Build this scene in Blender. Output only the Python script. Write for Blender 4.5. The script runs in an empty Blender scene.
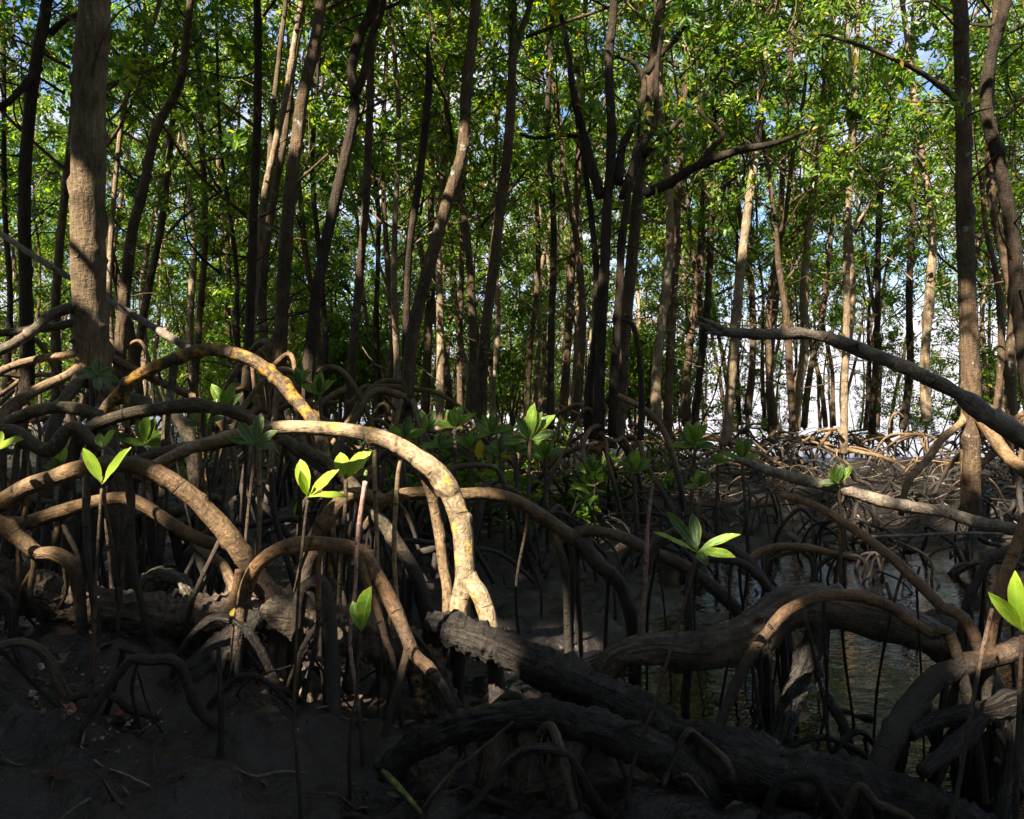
import bpy, math
import numpy as np
from mathutils import Vector

R = np.random.RandomState(7)
C = bpy.context.scene.collection
sc = bpy.context.scene
F, CX, CY, H = 800.0, 512.0, 410.0, 1.0          # focal length in pixels, horizon row, eye height


def P(px, py, d):
    """A point seen at pixel (px, py) at d metres from the camera."""
    return np.array([(px - CX) / F * d, d, H - (py - CY) / F * d])


# ------------------------------------------------------------------ sun
EL = math.radians(45)
AZX, AZY = -0.56, -0.83
SUN = np.array([AZX * math.cos(EL), AZY * math.cos(EL), math.sin(EL)])
SUN /= np.linalg.norm(SUN)


# ------------------------------------------------------------------ noise
def _hash(i, j, k, s):
    n = (i * 374761393 + j * 668265263 + k * 2147483647 + s * 1274126177) & 0xFFFFFFFF
    n = ((n ^ (n >> 13)) * 1274126177) & 0xFFFFFFFF
    n = (n ^ (n >> 16)) & 0xFFFF
    return n / 32767.5 - 1.0


def vn(p, s=0):
    p = np.asarray(p, dtype=float)
    i = np.floor(p).astype(np.int64)
    f = p - i
    f = f * f * (3 - 2 * f)
    o = 0
    for a in (0, 1):
        for b in (0, 1):
            for c in (0, 1):
                w = (f[..., 0] if a else 1 - f[..., 0]) * (f[..., 1] if b else 1 - f[..., 1]) * (f[..., 2] if c else 1 - f[..., 2])
                o = o + w * _hash(i[..., 0] + a, i[..., 1] + b, i[..., 2] + c, s)
    return o


def fbm(p, s=0, o=3):
    r, a = 0, 1.0
    for k in range(o):
        r = r + a * vn(np.asarray(p) * (2 ** k), s + k)
        a *= .5
    return r


# ------------------------------------------------------------------ mesh building
class MB:
    def __init__(self):
        self.v, self.f, self.uv, self.n = [], [], [], 0

    def add(self, v, f, uv=None):
        self.v.append(v)
        self.f.append(f + self.n)
        self.uv.append(np.zeros((f.size, 2)) if uv is None else uv)
        self.n += len(v)

    def build(self, name, mat, parent=None, loc=(0, 0, 0), smooth=True):
        v = np.concatenate(self.v) - np.asarray(loc, float) if self.v else np.zeros((0, 3))
        f = np.concatenate(self.f)
        uv = np.concatenate(self.uv)
        me = bpy.data.meshes.new(name)
        me.vertices.add(len(v))
        me.vertices.foreach_set('co', v.astype(np.float32).ravel())
        me.loops.add(f.size)
        me.loops.foreach_set('vertex_index', f.astype(np.int32).ravel())
        me.polygons.add(len(f))
        me.polygons.foreach_set('loop_start', np.arange(0, f.size, 4, dtype=np.int32))
        me.update(calc_edges=True)
        u = me.uv_layers.new(name='UVMap')
        u.data.foreach_set('uv', uv.astype(np.float32).ravel())
        me.polygons.foreach_set('use_smooth', np.full(len(f), smooth))
        me.validate()
        me.materials.append(mat)
        o = bpy.data.objects.new(name, me)
        C.objects.link(o)
        if parent is not None:
            o.parent = parent
        else:
            o.location = loc
        return o


def catmull(p, n):
    p = np.asarray(p, float)
    q = np.vstack([2 * p[0] - p[1], p, 2 * p[-1] - p[-2]])
    t = np.linspace(0, len(p) - 1 - 1e-9, n)
    i = t.astype(int)
    f = (t - i)[:, None]
    a, b, c, d = q[i], q[i + 1], q[i + 2], q[i + 3]
    return .5 * (2 * b + (c - a) * f + (2 * a - 5 * b + 4 * c - d) * f ** 2 + (3 * b - a - 3 * c + d) * f ** 3)


def tube(mb, pts, rad, sides=12, step=None, rough=.06, seed=0, freq=9.0, end0=True, end1=True, wob=0.0, shag=0.0):
    pts = np.asarray(pts, float)
    rad = np.broadcast_to(np.asarray(rad, float), (len(pts),))
    L = np.linalg.norm(np.diff(pts, axis=0), axis=1).sum()
    if step is None:
        step = max(rad.mean() * .6, .012)
    n = int(np.clip(L / step, 5, 420)) + 1
    q = catmull(np.column_stack([pts, rad]), n)
    c, r = q[:, :3], np.maximum(q[:, 3], rad.min() * .5)
    if wob:
        c = c + wob * np.column_stack([vn(c * 3 + 10, seed), vn(c * 3 + 30, seed + 1), vn(c * 3 + 50, seed + 2)])
    t = np.gradient(c, axis=0)
    t /= np.linalg.norm(t, axis=1)[:, None] + 1e-12
    up = np.array([0, 0, 1.]) if abs(t[0, 2]) < .9 else np.array([0, 1., 0])
    nrm = np.zeros_like(t)
    nrm[0] = np.cross(t[0], up)
    nrm[0] /= np.linalg.norm(nrm[0])
    for i in range(1, n):
        v = nrm[i - 1] - t[i] * nrm[i - 1].dot(t[i])
        nrm[i] = v / (np.linalg.norm(v) + 1e-12)
    bn = np.cross(t, nrm)
    a = np.linspace(0, 2 * math.pi, sides, endpoint=False)
    dirs = nrm[:, None, :] * np.cos(a)[None, :, None] + bn[:, None, :] * np.sin(a)[None, :, None]
    rr = np.repeat(r[:, None], sides, 1)
    if rough:
        base = c[:, None, :] + dirs * r[:, None, None]
        rr = rr * (1 + rough * fbm(base * freq, seed, 3) + .5 * rough * vn(c * freq * .4, seed + 9)[:, None])
        rr = rr + r[:, None] * .9 * np.maximum(vn(base * 19, seed + 31) - .52, 0) * (r[:, None] > .012)
        if shag:
            rr = rr + shag * np.abs(vn(base * 55, seed + 5)) + shag * .8 * np.abs(vn(base * 120, seed + 6))
    if end0:
        rr[0] = rr[0] * .04
        c = c.copy(); c[0] = c[1] - t[0] * min(step, r[0] * .25)
    if end1:
        rr[-1] = rr[-1] * .04
        c = c.copy(); c[-1] = c[-2] + t[-1] * min(step, r[-1] * .25)
    v = (c[:, None, :] + dirs * rr[:, :, None]).reshape(-1, 3)
    i = np.arange(n - 1)[:, None] * sides
    j = np.arange(sides)[None, :]
    k = (j + 1) % sides
    f = np.stack([i + j, i + k, i + sides + k, i + sides + j], -1).reshape(-1, 4)
    s = np.concatenate([[0], np.cumsum(np.linalg.norm(np.diff(c, axis=0), axis=1))])
    ju = np.broadcast_to(j, (n - 1, sides)) / sides
    s0 = np.broadcast_to(s[:-1, None], (n - 1, sides))
    s1 = np.broadcast_to(s[1:, None], (n - 1, sides))
    uv = np.stack([np.stack([ju, s0], -1), np.stack([ju + 1 / sides, s0], -1), np.stack([ju + 1 / sides, s1], -1), np.stack([ju, s1], -1)], 2).reshape(-1, 2)
    mb.add(v, f, uv)
    return c


def leaves(mb, p, d, nr, L, W, fold=.18, droop=.12):
    """Many small leaf blades at once: six vertices, two folded quads each."""
    s = np.cross(d, nr)
    s /= np.linalg.norm(s, axis=1)[:, None] + 1e-9
    L, W = L[:, None], W[:, None]
    v = np.stack([p, p + d * L * .35 + s * W * .46 + nr * W * fold, p + d * L * .72 + s * W * .38 + nr * (W * fold - L * droop * .4),
                  p + d * L - nr * L * droop, p + d * L * .72 - s * W * .38 + nr * (W * fold - L * droop * .4), p + d * L * .35 - s * W * .46 + nr * W * fold], 1)
    n = len(p)
    b = np.arange(n)[:, None] * 6
    f = np.stack([b + [0, 1, 2, 3], b + [0, 3, 4, 5]], 1).reshape(-1, 4)
    mb.add(v.reshape(-1, 3), f)


def unit(v):
    return v / (np.linalg.norm(v, axis=-1, keepdims=True) + 1e-9)


def clump_leaves(cen, axis, rng, per=11, L0=.11):
    n = len(cen) * per
    ci = np.repeat(np.arange(len(cen)), per)
    k = np.tile(np.arange(per), len(cen))
    a = unit(axis + rng.normal(0, .35, axis.shape))[ci]
    ref = unit(np.cross(a, rng.normal(0, 1, (len(cen), 3))[ci]))
    b2 = np.cross(a, ref)
    ph = k * 2.4 + rng.uniform(0, 6.28, len(cen))[ci] + rng.normal(0, .25, n)
    th = np.radians(rng.uniform(38, 112, n))
    rad = ref * np.cos(ph)[:, None] + b2 * np.sin(ph)[:, None]
    d = unit(a * np.cos(th)[:, None] + rad * np.sin(th)[:, None] + np.array([0, 0, -.18]))
    nr = unit(a - d * (a * d).sum(1)[:, None] + rng.normal(0, .25, (n, 3)))
    nr = unit(nr - d * (nr * d).sum(1)[:, None])
    p = cen[ci] + d * .02 + rng.normal(0, .035, (n, 3)) + a * rng.uniform(-.10, .04, n)[:, None]
    L = L0 * rng.uniform(.7, 1.25, n)
    return p, d, nr, L, L * rng.uniform(.40, .52, n)


# ------------------------------------------------------------------ materials
def new_mat(name):
    m = bpy.data.materials.new(name)
    m.use_nodes = True
    nt = m.node_tree
    nt.nodes.clear()
    out = nt.nodes.new('ShaderNodeOutputMaterial')
    return m, nt, out


def N(nt, t, **kw):
    n = nt.nodes.new('ShaderNode' + t)
    for k, v in kw.items():
        if k in n.inputs.keys():
            n.inputs[k].default_value = v
        else:
            setattr(n, k, v)
    return n


def ramp(nt, fac, stops):
    r = nt.nodes.new('ShaderNodeValToRGB')
    e = r.color_ramp.elements
    while len(e) < len(stops):
        e.new(.5)
    for x, (pos, col) in zip(e, stops):
        x.position = pos
        x.color = (*col, 1) if len(col) == 3 else col
    nt.links.new(fac, r.inputs[0])
    return r.outputs[0]


def g(v):
    return (v, v, v)


def mixc(nt, fac, a, b, mode='MIX'):
    m = nt.nodes.new('ShaderNodeMix')
    m.data_type = 'RGBA'
    m.blend_type = mode
    for sock, val in ((m.inputs[0], fac), (m.inputs[6], a), (m.inputs[7], b)):
        if hasattr(val, 'links') or isinstance(val, bpy.types.NodeSocket):
            nt.links.new(val, sock)
        elif isinstance(val, (int, float)):
            sock.default_value = val
        else:
            sock.default_value = (*val, 1)
    return m.outputs[2]


def noise(nt, vec, scale, detail=4, rough=.55, dist=0.0):
    n = N(nt, 'TexNoise')
    n.inputs['Scale'].default_value = scale
    n.inputs['Detail'].default_value = detail
    n.inputs['Roughness'].default_value = rough
    n.inputs['Distortion'].default_value = dist
    nt.links.new(vec, n.inputs['Vector'])
    return n.outputs['Fac']


def mapping(nt, vec, scale):
    m = N(nt, 'Mapping')
    m.inputs['Scale'].default_value = scale
    nt.links.new(vec, m.inputs['Vector'])
    return m.outputs[0]


def bump(nt, h, strength, dist):
    b = N(nt, 'Bump')
    b.inputs['Strength'].default_value = strength
    b.inputs['Distance'].default_value = dist
    nt.links.new(h, b.inputs['Height'])
    return b.outputs[0]


def math_n(nt, op, a, b=0.0, clamp=False):
    m = N(nt, 'Math')
    m.operation = op
    m.use_clamp = clamp
    for s, v in zip(m.inputs, (a, b)):
        if isinstance(v, (int, float)):
            s.default_value = v
        else:
            nt.links.new(v, s)
    return m.outputs[0]


def finish(nt, out, col, rough, nrm, spec=.35):
    p = N(nt, 'BsdfPrincipled')
    for s, v in (('Base Color', col), ('Roughness', rough), ('Normal', nrm)):
        if v is None:
            continue
        if isinstance(v, (int, float)):
            p.inputs[s].default_value = v
        else:
            nt.links.new(v, p.inputs[s])
    p.inputs['Specular IOR Level'].default_value = spec
    nt.links.new(p.outputs[0], out.inputs[0])
    return p


MUD_A, MUD_B = (.016, .013, .012), (.045, .035, .028)


def mat_root(name, dark, light, lichen=None, lich_lo=.56, mud_line=.38, mud_soft=.30, fresh=False):
    m, nt, out = new_mat(name)
    geo = N(nt, 'NewGeometry')
    uvn = N(nt, 'UVMap')
    pos = geo.outputs['Position']
    n1 = noise(nt, pos, 9, 5)
    n2 = noise(nt, pos, 60, 4)
    n3 = noise(nt, pos, 260, 2)
    col = ramp(nt, n1, [(.3, dark), (.7, light)])
    col = mixc(nt, .75, col, ramp(nt, n2, [(.32, g(.38)), (.68, g(1.5))]), 'MULTIPLY')
    # ring scars across the root
    rv = mapping(nt, uvn.outputs[0], (1.2, 34, 1))
    n4 = noise(nt, rv, 1.0, 2, .4)
    rings = ramp(nt, n4, [(.66, g(0)), (.70, g(1)), (.73, g(0))])
    col = mixc(nt, math_n(nt, 'MULTIPLY', rings, .8), col, (.02, .014, .010))
    # lenticels and grey-green algae blotches
    ln = noise(nt, mapping(nt, uvn.outputs[0], (14, 60, 1)), 1.6, 2, .4)
    col = mixc(nt, ramp(nt, ln, [(.68, g(0)), (.72, g(.55))]), col, (light[0] * 1.5, light[1] * 1.5, light[2] * 1.5))
    al = noise(nt, pos, 13, 5, .7)
    col = mixc(nt, ramp(nt, al, [(.56, g(0)), (.66, g(.5))]), col, (.055, .055, .035))
    # long fissures
    fv = mapping(nt, uvn.outputs[0], (9, 5, 1))
    n5 = noise(nt, fv, 2.0, 4, .6)
    col = mixc(nt, .5, col, ramp(nt, n5, [(.35, g(.35)), (.6, g(1.2))]), 'MULTIPLY')
    if lichen:
        n6 = noise(nt, pos, 17, 5, .65)
        col = mixc(nt, ramp(nt, n6, [(lich_lo, g(0)), (lich_lo + .08, g(.9))]), col, lichen)
        n7 = noise(nt, pos, 31, 4, .7)
        col = mixc(nt, ramp(nt, n7, [(.58, g(0)), (.68, g(.35))]), col, (.34, .31, .25))
    # mud left by the tide
    sep = N(nt, 'SeparateXYZ')
    nt.links.new(pos, sep.inputs[0])
    nz = noise(nt, pos, 5, 5, .7)
    z = math_n(nt, 'ADD', sep.outputs[2], math_n(nt, 'MULTIPLY', math_n(nt, 'SUBTRACT', nz, .5), .55))
    mz = N(nt, 'MapRange')
    mz.inputs['From Min'].default_value = mud_line - mud_soft / 2
    mz.inputs['From Max'].default_value = mud_line + mud_soft / 2
    mz.inputs['To Min'].default_value = 1
    mz.inputs['To Max'].default_value = 0
    nt.links.new(z, mz.inputs['Value'])
    mudcol = ramp(nt, n2, [(.3, MUD_A), (.75, MUD_B)])
    col = mixc(nt, mz.outputs[0], col, mudcol)
    h = math_n(nt, 'ADD', math_n(nt, 'MULTIPLY', n2, .6), math_n(nt, 'MULTIPLY', n3, .3))
    h = math_n(nt, 'ADD', h, math_n(nt, 'MULTIPLY', n5, .6))
    h = math_n(nt, 'SUBTRACT', h, math_n(nt, 'MULTIPLY', rings, .9))
    h = math_n(nt, 'ADD', h, math_n(nt, 'MULTIPLY', ramp(nt, ln, [(.66, g(0)), (.74, g(1))]), .4))
    finish(nt, out, col, ramp(nt, n2, [(.3, g(.5)), (.7, g(.8))]), bump(nt, h, .9, .014), .3)
    return m


def mat_bark(name, dark, light, lich=.62):
    m, nt, out = new_mat(name)
    tc = N(nt, 'TexCoord')
    oi = N(nt, 'ObjectInfo')
    ad = N(nt, 'VectorMath')
    ad.operation = 'ADD'
    nt.links.new(tc.outputs['Object'], ad.inputs[0])
    cmb = N(nt, 'CombineXYZ')
    nt.links.new(math_n(nt, 'MULTIPLY', oi.outputs['Random'], 40), cmb.inputs[2])
    nt.links.new(cmb.outputs[0], ad.inputs[1])
    pos = ad.outputs[0]
    n1 = noise(nt, pos, 3.5, 5, .6)
    n2 = noise(nt, mapping(nt, pos, (1, 1, .22)), 42, 5, .6)
    n3 = noise(nt, mapping(nt, pos, (1, 1, 2.2)), 30, 4, .6)
    col = ramp(nt, n1, [(.3, dark), (.7, light)])
    col = mixc(nt, .8, col, ramp(nt, n2, [(.3, g(.45)), (.68, g(1.4))]), 'MULTIPLY')
    col = mixc(nt, .4, col, ramp(nt, n3, [(.35, g(.6)), (.65, g(1.25))]), 'MULTIPLY')
    n4 = noise(nt, pos, 8, 5, .65)
    col = mixc(nt, ramp(nt, n4, [(lich, g(0)), (lich + .07, g(.7))]), col, (.30, .29, .25))
    n5 = noise(nt, pos, 5.3, 4, .6)
    col = mixc(nt, ramp(nt, n5, [(.60, g(0)), (.72, g(.6))]), col, (.05, .045, .03))
    h = math_n(nt, 'ADD', n2, math_n(nt, 'MULTIPLY', n3, .4))
    finish(nt, out, col, .85, bump(nt, h, 1.0, .03), .2)
    return m


def mat_mudwood(name, a, b, rough=.55):
    m, nt, out = new_mat(name)
    geo = N(nt, 'NewGeometry')
    pos = geo.outputs['Position']
    n1 = noise(nt, pos, 6, 5, .6)
    n2 = noise(nt, pos, 45, 5, .65)
    n3 = noise(nt, pos, 170, 3, .6)
    col = ramp(nt, n1, [(.3, a), (.72, b)])
    col = mixc(nt, .8, col, ramp(nt, n2, [(.3, g(.4)), (.7, g(1.5))]), 'MULTIPLY')
    uvn = N(nt, 'UVMap')
    fs = noise(nt, mapping(nt, uvn.outputs[0], (11, 2.6, 1)), 2.2, 5, .62, .6)
    fr = ramp(nt, fs, [(.36, g(0)), (.50, g(1))])
    col = mixc(nt, .75, col, ramp(nt, fs, [(.34, g(.45)), (.62, g(1.2))]), 'MULTIPLY')
    wet = noise(nt, pos, 3.3, 4, .6)
    n4 = noise(nt, pos, 130, 2, .5)
    col = mixc(nt, ramp(nt, n4, [(.68, g(0)), (.72, g(.8))]), col, (.16, .13, .10))
    h = math_n(nt, 'ADD', math_n(nt, 'MULTIPLY', n2, .6), math_n(nt, 'ADD', math_n(nt, 'MULTIPLY', n3, .2), math_n(nt, 'MULTIPLY', fr, .35)))
    finish(nt, out, col, ramp(nt, wet, [(.40, g(rough - .32)), (.58, g(rough + .25))]), bump(nt, h, 1.0, .02), .35)
    return m


def mat_leaf(name, stops, trans=.45, rough=.42, vein=False, tcol=1.5, dead=False):
    m, nt, out = new_mat(name)
    geo = N(nt, 'NewGeometry')
    rnd = geo.outputs['Random Per Island']
    if vein:
        pos = geo.outputs['Position']
        rnd = noise(nt, pos, 14, 3)
    col = ramp(nt, rnd, stops)
    nrm = None
    if vein:
        uvn = N(nt, 'UVMap')
        sep = N(nt, 'SeparateXYZ')
        nt.links.new(uvn.outputs[0], sep.inputs[0])
        mid = math_n(nt, 'ABSOLUTE', math_n(nt, 'SUBTRACT', sep.outputs[0], .5))
        rib = ramp(nt, mid, [(.0, g(1)), (.05, g(0))])
        col = mixc(nt, math_n(nt, 'MULTIPLY', rib, .0 if dead else .55), col, (.42, .48, .12))
        # blotches, nibbled brown spots and a drying margin
        geo2 = N(nt, 'NewGeometry')
        b1 = noise(nt, geo2.outputs['Position'], 42, 4, .65)
        if not dead:
            col = mixc(nt, ramp(nt, b1, [(.45, g(0)), (.70, g(.55))]), col, (.36, .36, .03) if stops[0][1][0] > .03 else (.06, .10, .02))
        b2 = noise(nt, geo2.outputs['Position'], 120, 3, .6)
        col = mixc(nt, ramp(nt, b2, [(.66, g(0)), (.70, g(.85))]), col, (.10, .06, .02))
        edge = 0.0 if dead else math_n(nt, 'ADD', math_n(nt, 'MULTIPLY', mid, 1.6), math_n(nt, 'MULTIPLY', b1, .5))
        if not dead:
            col = mixc(nt, ramp(nt, edge, [(.88, g(0)), (1, g(.6))]), col, (.40, .34, .04))
        # side veins slant off the midrib
        ph = math_n(nt, 'SUBTRACT', math_n(nt, 'MULTIPLY', sep.outputs[1], 60), math_n(nt, 'MULTIPLY', mid, 44))
        sv = math_n(nt, 'MULTIPLY', math_n(nt, 'ADD', math_n(nt, 'SINE', ph), 1), .5)
        col = mixc(nt, math_n(nt, 'MULTIPLY', math_n(nt, 'POWER', sv, 6), .0 if dead else .18), col, (.40, .46, .12))
        nrm = bump(nt, math_n(nt, 'ADD', sv, math_n(nt, 'MULTIPLY', rib, 3)), .25, .004)
    p = N(nt, 'BsdfPrincipled')
    p.inputs['Roughness'].default_value = rough
    p.inputs['Specular IOR Level'].default_value = .45
    nt.links.new(col, p.inputs['Base Color'])
    if nrm is not None:
        nt.links.new(nrm, p.inputs['Normal'])
    tr = N(nt, 'BsdfTranslucent')
    hs = N(nt, 'HueSaturation')
    hs.inputs['Hue'].default_value = .485
    hs.inputs['Saturation'].default_value = 1.1
    hs.inputs['Value'].default_value = tcol
    nt.links.new(col, hs.inputs['Color'])
    nt.links.new(hs.outputs[0], tr.inputs[0])
    mx = N(nt, 'MixShader')
    mx.inputs[0].default_value = trans
    nt.links.new(p.outputs[0], mx.inputs[1])
    nt.links.new(tr.outputs[0], mx.inputs[2])
    nt.links.new(mx.outputs[0], out.inputs[0])
    return m


M = {}
M['root'] = mat_root('root_brown', (.075, .044, .022), (.205, .125, .062))
M['root_orange'] = mat_root('root_orange', (.11, .056, .026), (.30, .165, .08), mud_line=.30)
M['root_grey'] = mat_root('root_grey', (.045, .033, .021), (.125, .092, .056), lichen=(.20, .18, .12), lich_lo=.6)
M['root_lichen'] = mat_root('root_lichen', (.125, .088, .052), (.37, .27, .165), lichen=(.40, .26, .04), lich_lo=.575, mud_line=.1, mud_soft=.2)
M['root_orange_lichen'] = mat_root('root_orange_lichen', (.055, .038, .022), (.15, .10, .055), lichen=(.42, .20, .02), lich_lo=.50, mud_line=.1, mud_soft=.2)
M['root_pale'] = mat_root('root_pale', (.09, .057, .030), (.28, .185, .10), mud_line=.12, mud_soft=.25)
M['root_dark'] = mat_root('root_dark', (0.036, 0.027, 0.021), (0.078, 0.057, 0.042), mud_line=.45)
M['bark'] = mat_bark('bark_grey_brown', (.038, .025, .015), (.115, .076, .045))
M['bark_big'] = mat_bark('bark_tan', (.075, .052, .032), (.20, .142, .085), .66)
M['bark_dark'] = mat_bark('bark_dark', (.018, .013, .009), (.050, .034, .023), .7)
M['bark_pale'] = mat_bark('bark_pale', (.095, .068, .042), (.27, .20, .13), .58)
M['bark_limb'] = mat_bark('bark_limb', (.05, .034, .022), (.13, .092, .058), .64)
M['deadwood'] = mat_root('dead_wood', (.06, .047, .038), (.21, .165, .13), mud_line=-5)
M['greywood'] = mat_bark('grey_wood', (.11, .09, .07), (.27, .22, .175), .6)
M['mudwood'] = mat_mudwood('muddy_wood', (.008, .0065, .0055), (.030, .023, .018))
M['mudwood_light'] = mat_mudwood('drying_mud', (.052, .038, .027), (.14, .103, .075), .7)
M['mossy'] = mat_mudwood('mossy_wood', (.03, .03, .008), (.085, .08, .016), .8)
M['hairy'] = mat_mudwood('shaggy_algae', (.07, .06, .045), (.16, .135, .10), .8)
GREEN = [(.0, (.018, .056, .014)), (.35, (.042, .108, .018)), (.7, (.096, .178, .022)), (.95, (.18, .235, .024)), (.985, (.30, .24, .02)), (1, (.34, .22, .03))]
M['leaf'] = mat_leaf('leaf_green', GREEN, .52, tcol=2.0)
M['leaf_far'] = mat_leaf('leaf_sunny', [(0, (.026, .076, .016)), (.4, (.068, .145, .02)), (.75, (.138, .222, .024)), (.96, (.23, .285, .028)), (1, (.32, .26, .03))], .52, tcol=2.0)
M['leaf_deep'] = mat_leaf('leaf_deep_green', [(.3, (.018, .070, .020)), (.7, (.040, .120, .028))], .35, .32, True, 1.4)
M['leaf_mid'] = mat_leaf('leaf_mid_green', [(.3, (.05, .16, .02)), (.7, (.10, .24, .03))], .45, .35, True, 1.5)
M['leaf_lime'] = mat_leaf('leaf_lime', [(.3, (.20, .40, .035)), (.7, (.34, .50, .05))], .5, .38, True, 1.4)
M['leaf_yellow'] = mat_leaf('leaf_yellow', [(.3, (.55, .36, .02)), (.7, (.62, .45, .04))], .4, .45, True, 1.2)
M['leaf_dead'] = mat_leaf('leaf_dead', [(.3, (.045, .028, .016)), (.7, (.11, .07, .035))], .1, .6, True, 1.0, True)
M['leaf_rust'] = mat_leaf('leaf_rust', [(.3, (.20, .055, .025)), (.7, (.32, .11, .05))], .2, .6, True, 1.1, True)
M['stem'] = mat_root('seedling_stem', (.055, .036, .024), (.15, .095, .062), mud_line=.16, mud_soft=.3)
M['stem_pink'] = mat_root('seedling_stem_pink', (.26, .14, .12), (.44, .28, .24), mud_line=.16, mud_soft=.3)
M['stem_green'] = mat_root('propagule_green', (.10, .16, .04), (.22, .28, .06), mud_line=-.5, mud_soft=.1)


# ------------------------------------------------------------------ tags
def tag(o, label=None, cat=None, group=None, kind=None):
    for k, v in (('label', label), ('category', cat), ('group', group), ('kind', kind)):
        if v:
            o[k] = v
    return o


def empty(name, loc):
    o = bpy.data.objects.new(name, None)
    o.empty_display_size = .2
    C.objects.link(o)
    o.location = loc
    return o


# ------------------------------------------------------------------ ground
WATER = -.25


def ground_h(x, y):
    p = np.stack([x, y, np.zeros_like(x)], -1)
    big = .07 * fbm(p * .55, 3, 2)
    left = .31 * np.exp(-((x + 1.75) / 1.05) ** 2 - ((y - 2.75) / .9) ** 2) + .10 * np.exp(-((x + 3.0) / 2.0) ** 2 - ((y - 5.0) / 2.2) ** 2)
    right = -.13 * np.exp(-((x - 1.6) / .9) ** 2 - ((y - 3.5) / 1.3) ** 2) - .22 * np.exp(-((x - 2.7) / 2.1) ** 2 - ((y - 6.5) / 1.8) ** 2)
    bank = .22 / (1 + np.exp(-(y - 8.6 - .5 * np.sin(x * .8)) * 2.2))
    hum = .075 * np.abs(fbm(p * 2.3, 11, 3)) * (y > -5)
    fine = (.034 * fbm(p * 5, 21, 3) + .030 * np.abs(fbm(p * 13, 31, 3)) + .004 * vn(p * 45, 41)) * np.exp(-np.maximum(y - 6, 0) / 6)
    open_r = 1 / (1 + np.exp(-np.clip(y - 19 - np.maximum(3.6 - x, 0) * 6, -60, 60) * .8))
    front = -.055 * np.exp(-np.maximum(np.abs(x - .9) - 1.0, 0) ** 2 / .5) * np.exp(-np.maximum(y - 3.4, 0) ** 2 / .8)
    return WATER + .045 + big + left + right + bank + hum + fine + front + .02 - .75 * open_r


def axis(n0, lo, hi, n1, far, n2=None, farlo=None):
    lin = np.linspace(lo, hi, n0)
    st = lin[1] - lin[0]

    def ext(f, n):
        a = 3.0
        for _ in range(60):
            s = st * np.cumsum(np.exp(np.linspace(0, a, n)))
            if s[-1] > f:
                break
            a += .2
        return s
    return np.concatenate([lo - ext(farlo or far, n2 or n1)[::-1], lin, hi + ext(far, n1)])


gx = axis(300, -4.5, 4.5, 90, 900)
gy = axis(250, 1.2, 9.0, 110, 1500, 45, 60)
GX, GY = np.meshgrid(gx, gy)
GZ = ground_h(GX, GY)
mb = MB()
nx, ny = len(gx), len(gy)
ii = (np.arange(ny - 1)[:, None] * nx + np.arange(nx - 1)[None, :]).ravel()
mb.add(np.stack([GX, GY, GZ], -1).reshape(-1, 3), np.stack([ii, ii + 1, ii + nx + 1, ii + nx], -1))


def mat_mud():
    m, nt, out = new_mat('wet_mud')
    geo = N(nt, 'NewGeometry')
    pos = geo.outputs['Position']
    n1 = noise(nt, pos, 1.3, 5, .6)
    n2 = noise(nt, pos, 11, 6, .65)
    n3 = noise(nt, pos, 70, 4, .6)
    col = ramp(nt, n1, [(.35, (.007, .006, .006)), (.65, (.026, .019, .0155))])
    col = mixc(nt, .8, col, ramp(nt, n2, [(.3, g(.5)), (.7, g(1.5))]), 'MULTIPLY')
    n4 = noise(nt, pos, 95, 2, .5)
    col = mixc(nt, ramp(nt, n4, [(.70, g(0)), (.735, g(.6))]), col, (.17, .14, .12))
    # dry crumbs high on the left bank
    sep = N(nt, 'SeparateXYZ')
    nt.links.new(pos, sep.inputs[0])
    dry = N(nt, 'MapRange')
    dry.inputs['From Min'].default_value = .24
    dry.inputs['From Max'].default_value = .5
    nt.links.new(sep.outputs[2], dry.inputs['Value'])
    col = mixc(nt, dry.outputs[0], col, mixc(nt, n3, (.022, .016, .013), (.075, .054, .041)))
    # litter of the forest floor
    ro = mixc(nt, dry.outputs[0], ramp(nt, n1, [(.44, g(.07)), (.52, g(.30)), (.66, g(.55))]), g(.8))
    h = math_n(nt, 'ADD', n2, math_n(nt, 'MULTIPLY', n3, .12))
    finish(nt, out, col, ro, bump(nt, h, .9, .035), .32)
    return m


tag(mb.build('ground', mat_mud()), kind='structure')


def mat_water():
    m, nt, out = new_mat('dark_water')
    geo = N(nt, 'NewGeometry')
    pos = geo.outputs['Position']
    n1 = noise(nt, mapping(nt, pos, (1, 2.2, 1)), 7, 3, .5)
    n2 = noise(nt, pos, 1.1, 2, .5)
    h = math_n(nt, 'ADD', n1, math_n(nt, 'MULTIPLY', n2, 1.5))
    p = finish(nt, out, None, .03, bump(nt, h, .26, .02), .5)
    p.inputs['Base Color'].default_value = (.004, .004, .005, 1)
    p.inputs['IOR'].default_value = 1.33
    return m


mb = MB()
wx = np.linspace(-1, 1, 12)
WX, WY = np.meshgrid(900 * wx, np.linspace(-30, 1500, 12))
ii = (np.arange(11)[:, None] * 12 + np.arange(11)[None, :]).ravel()
mb.add(np.stack([WX, WY, np.full_like(WX, WATER)], -1).reshape(-1, 3), np.stack([ii, ii + 1, ii + 13, ii + 12], -1))
tag(mb.build('water', mat_water()), kind='structure')


def gz(x, y):
    return float(ground_h(np.array(float(x)), np.array(float(y))))


# ------------------------------------------------------------------ where the sun comes through the leaves
FLECKS = []


def fleck(px, py, d, r, p=1.0):
    FLECKS.append((P(px, py, d), r, p))


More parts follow.
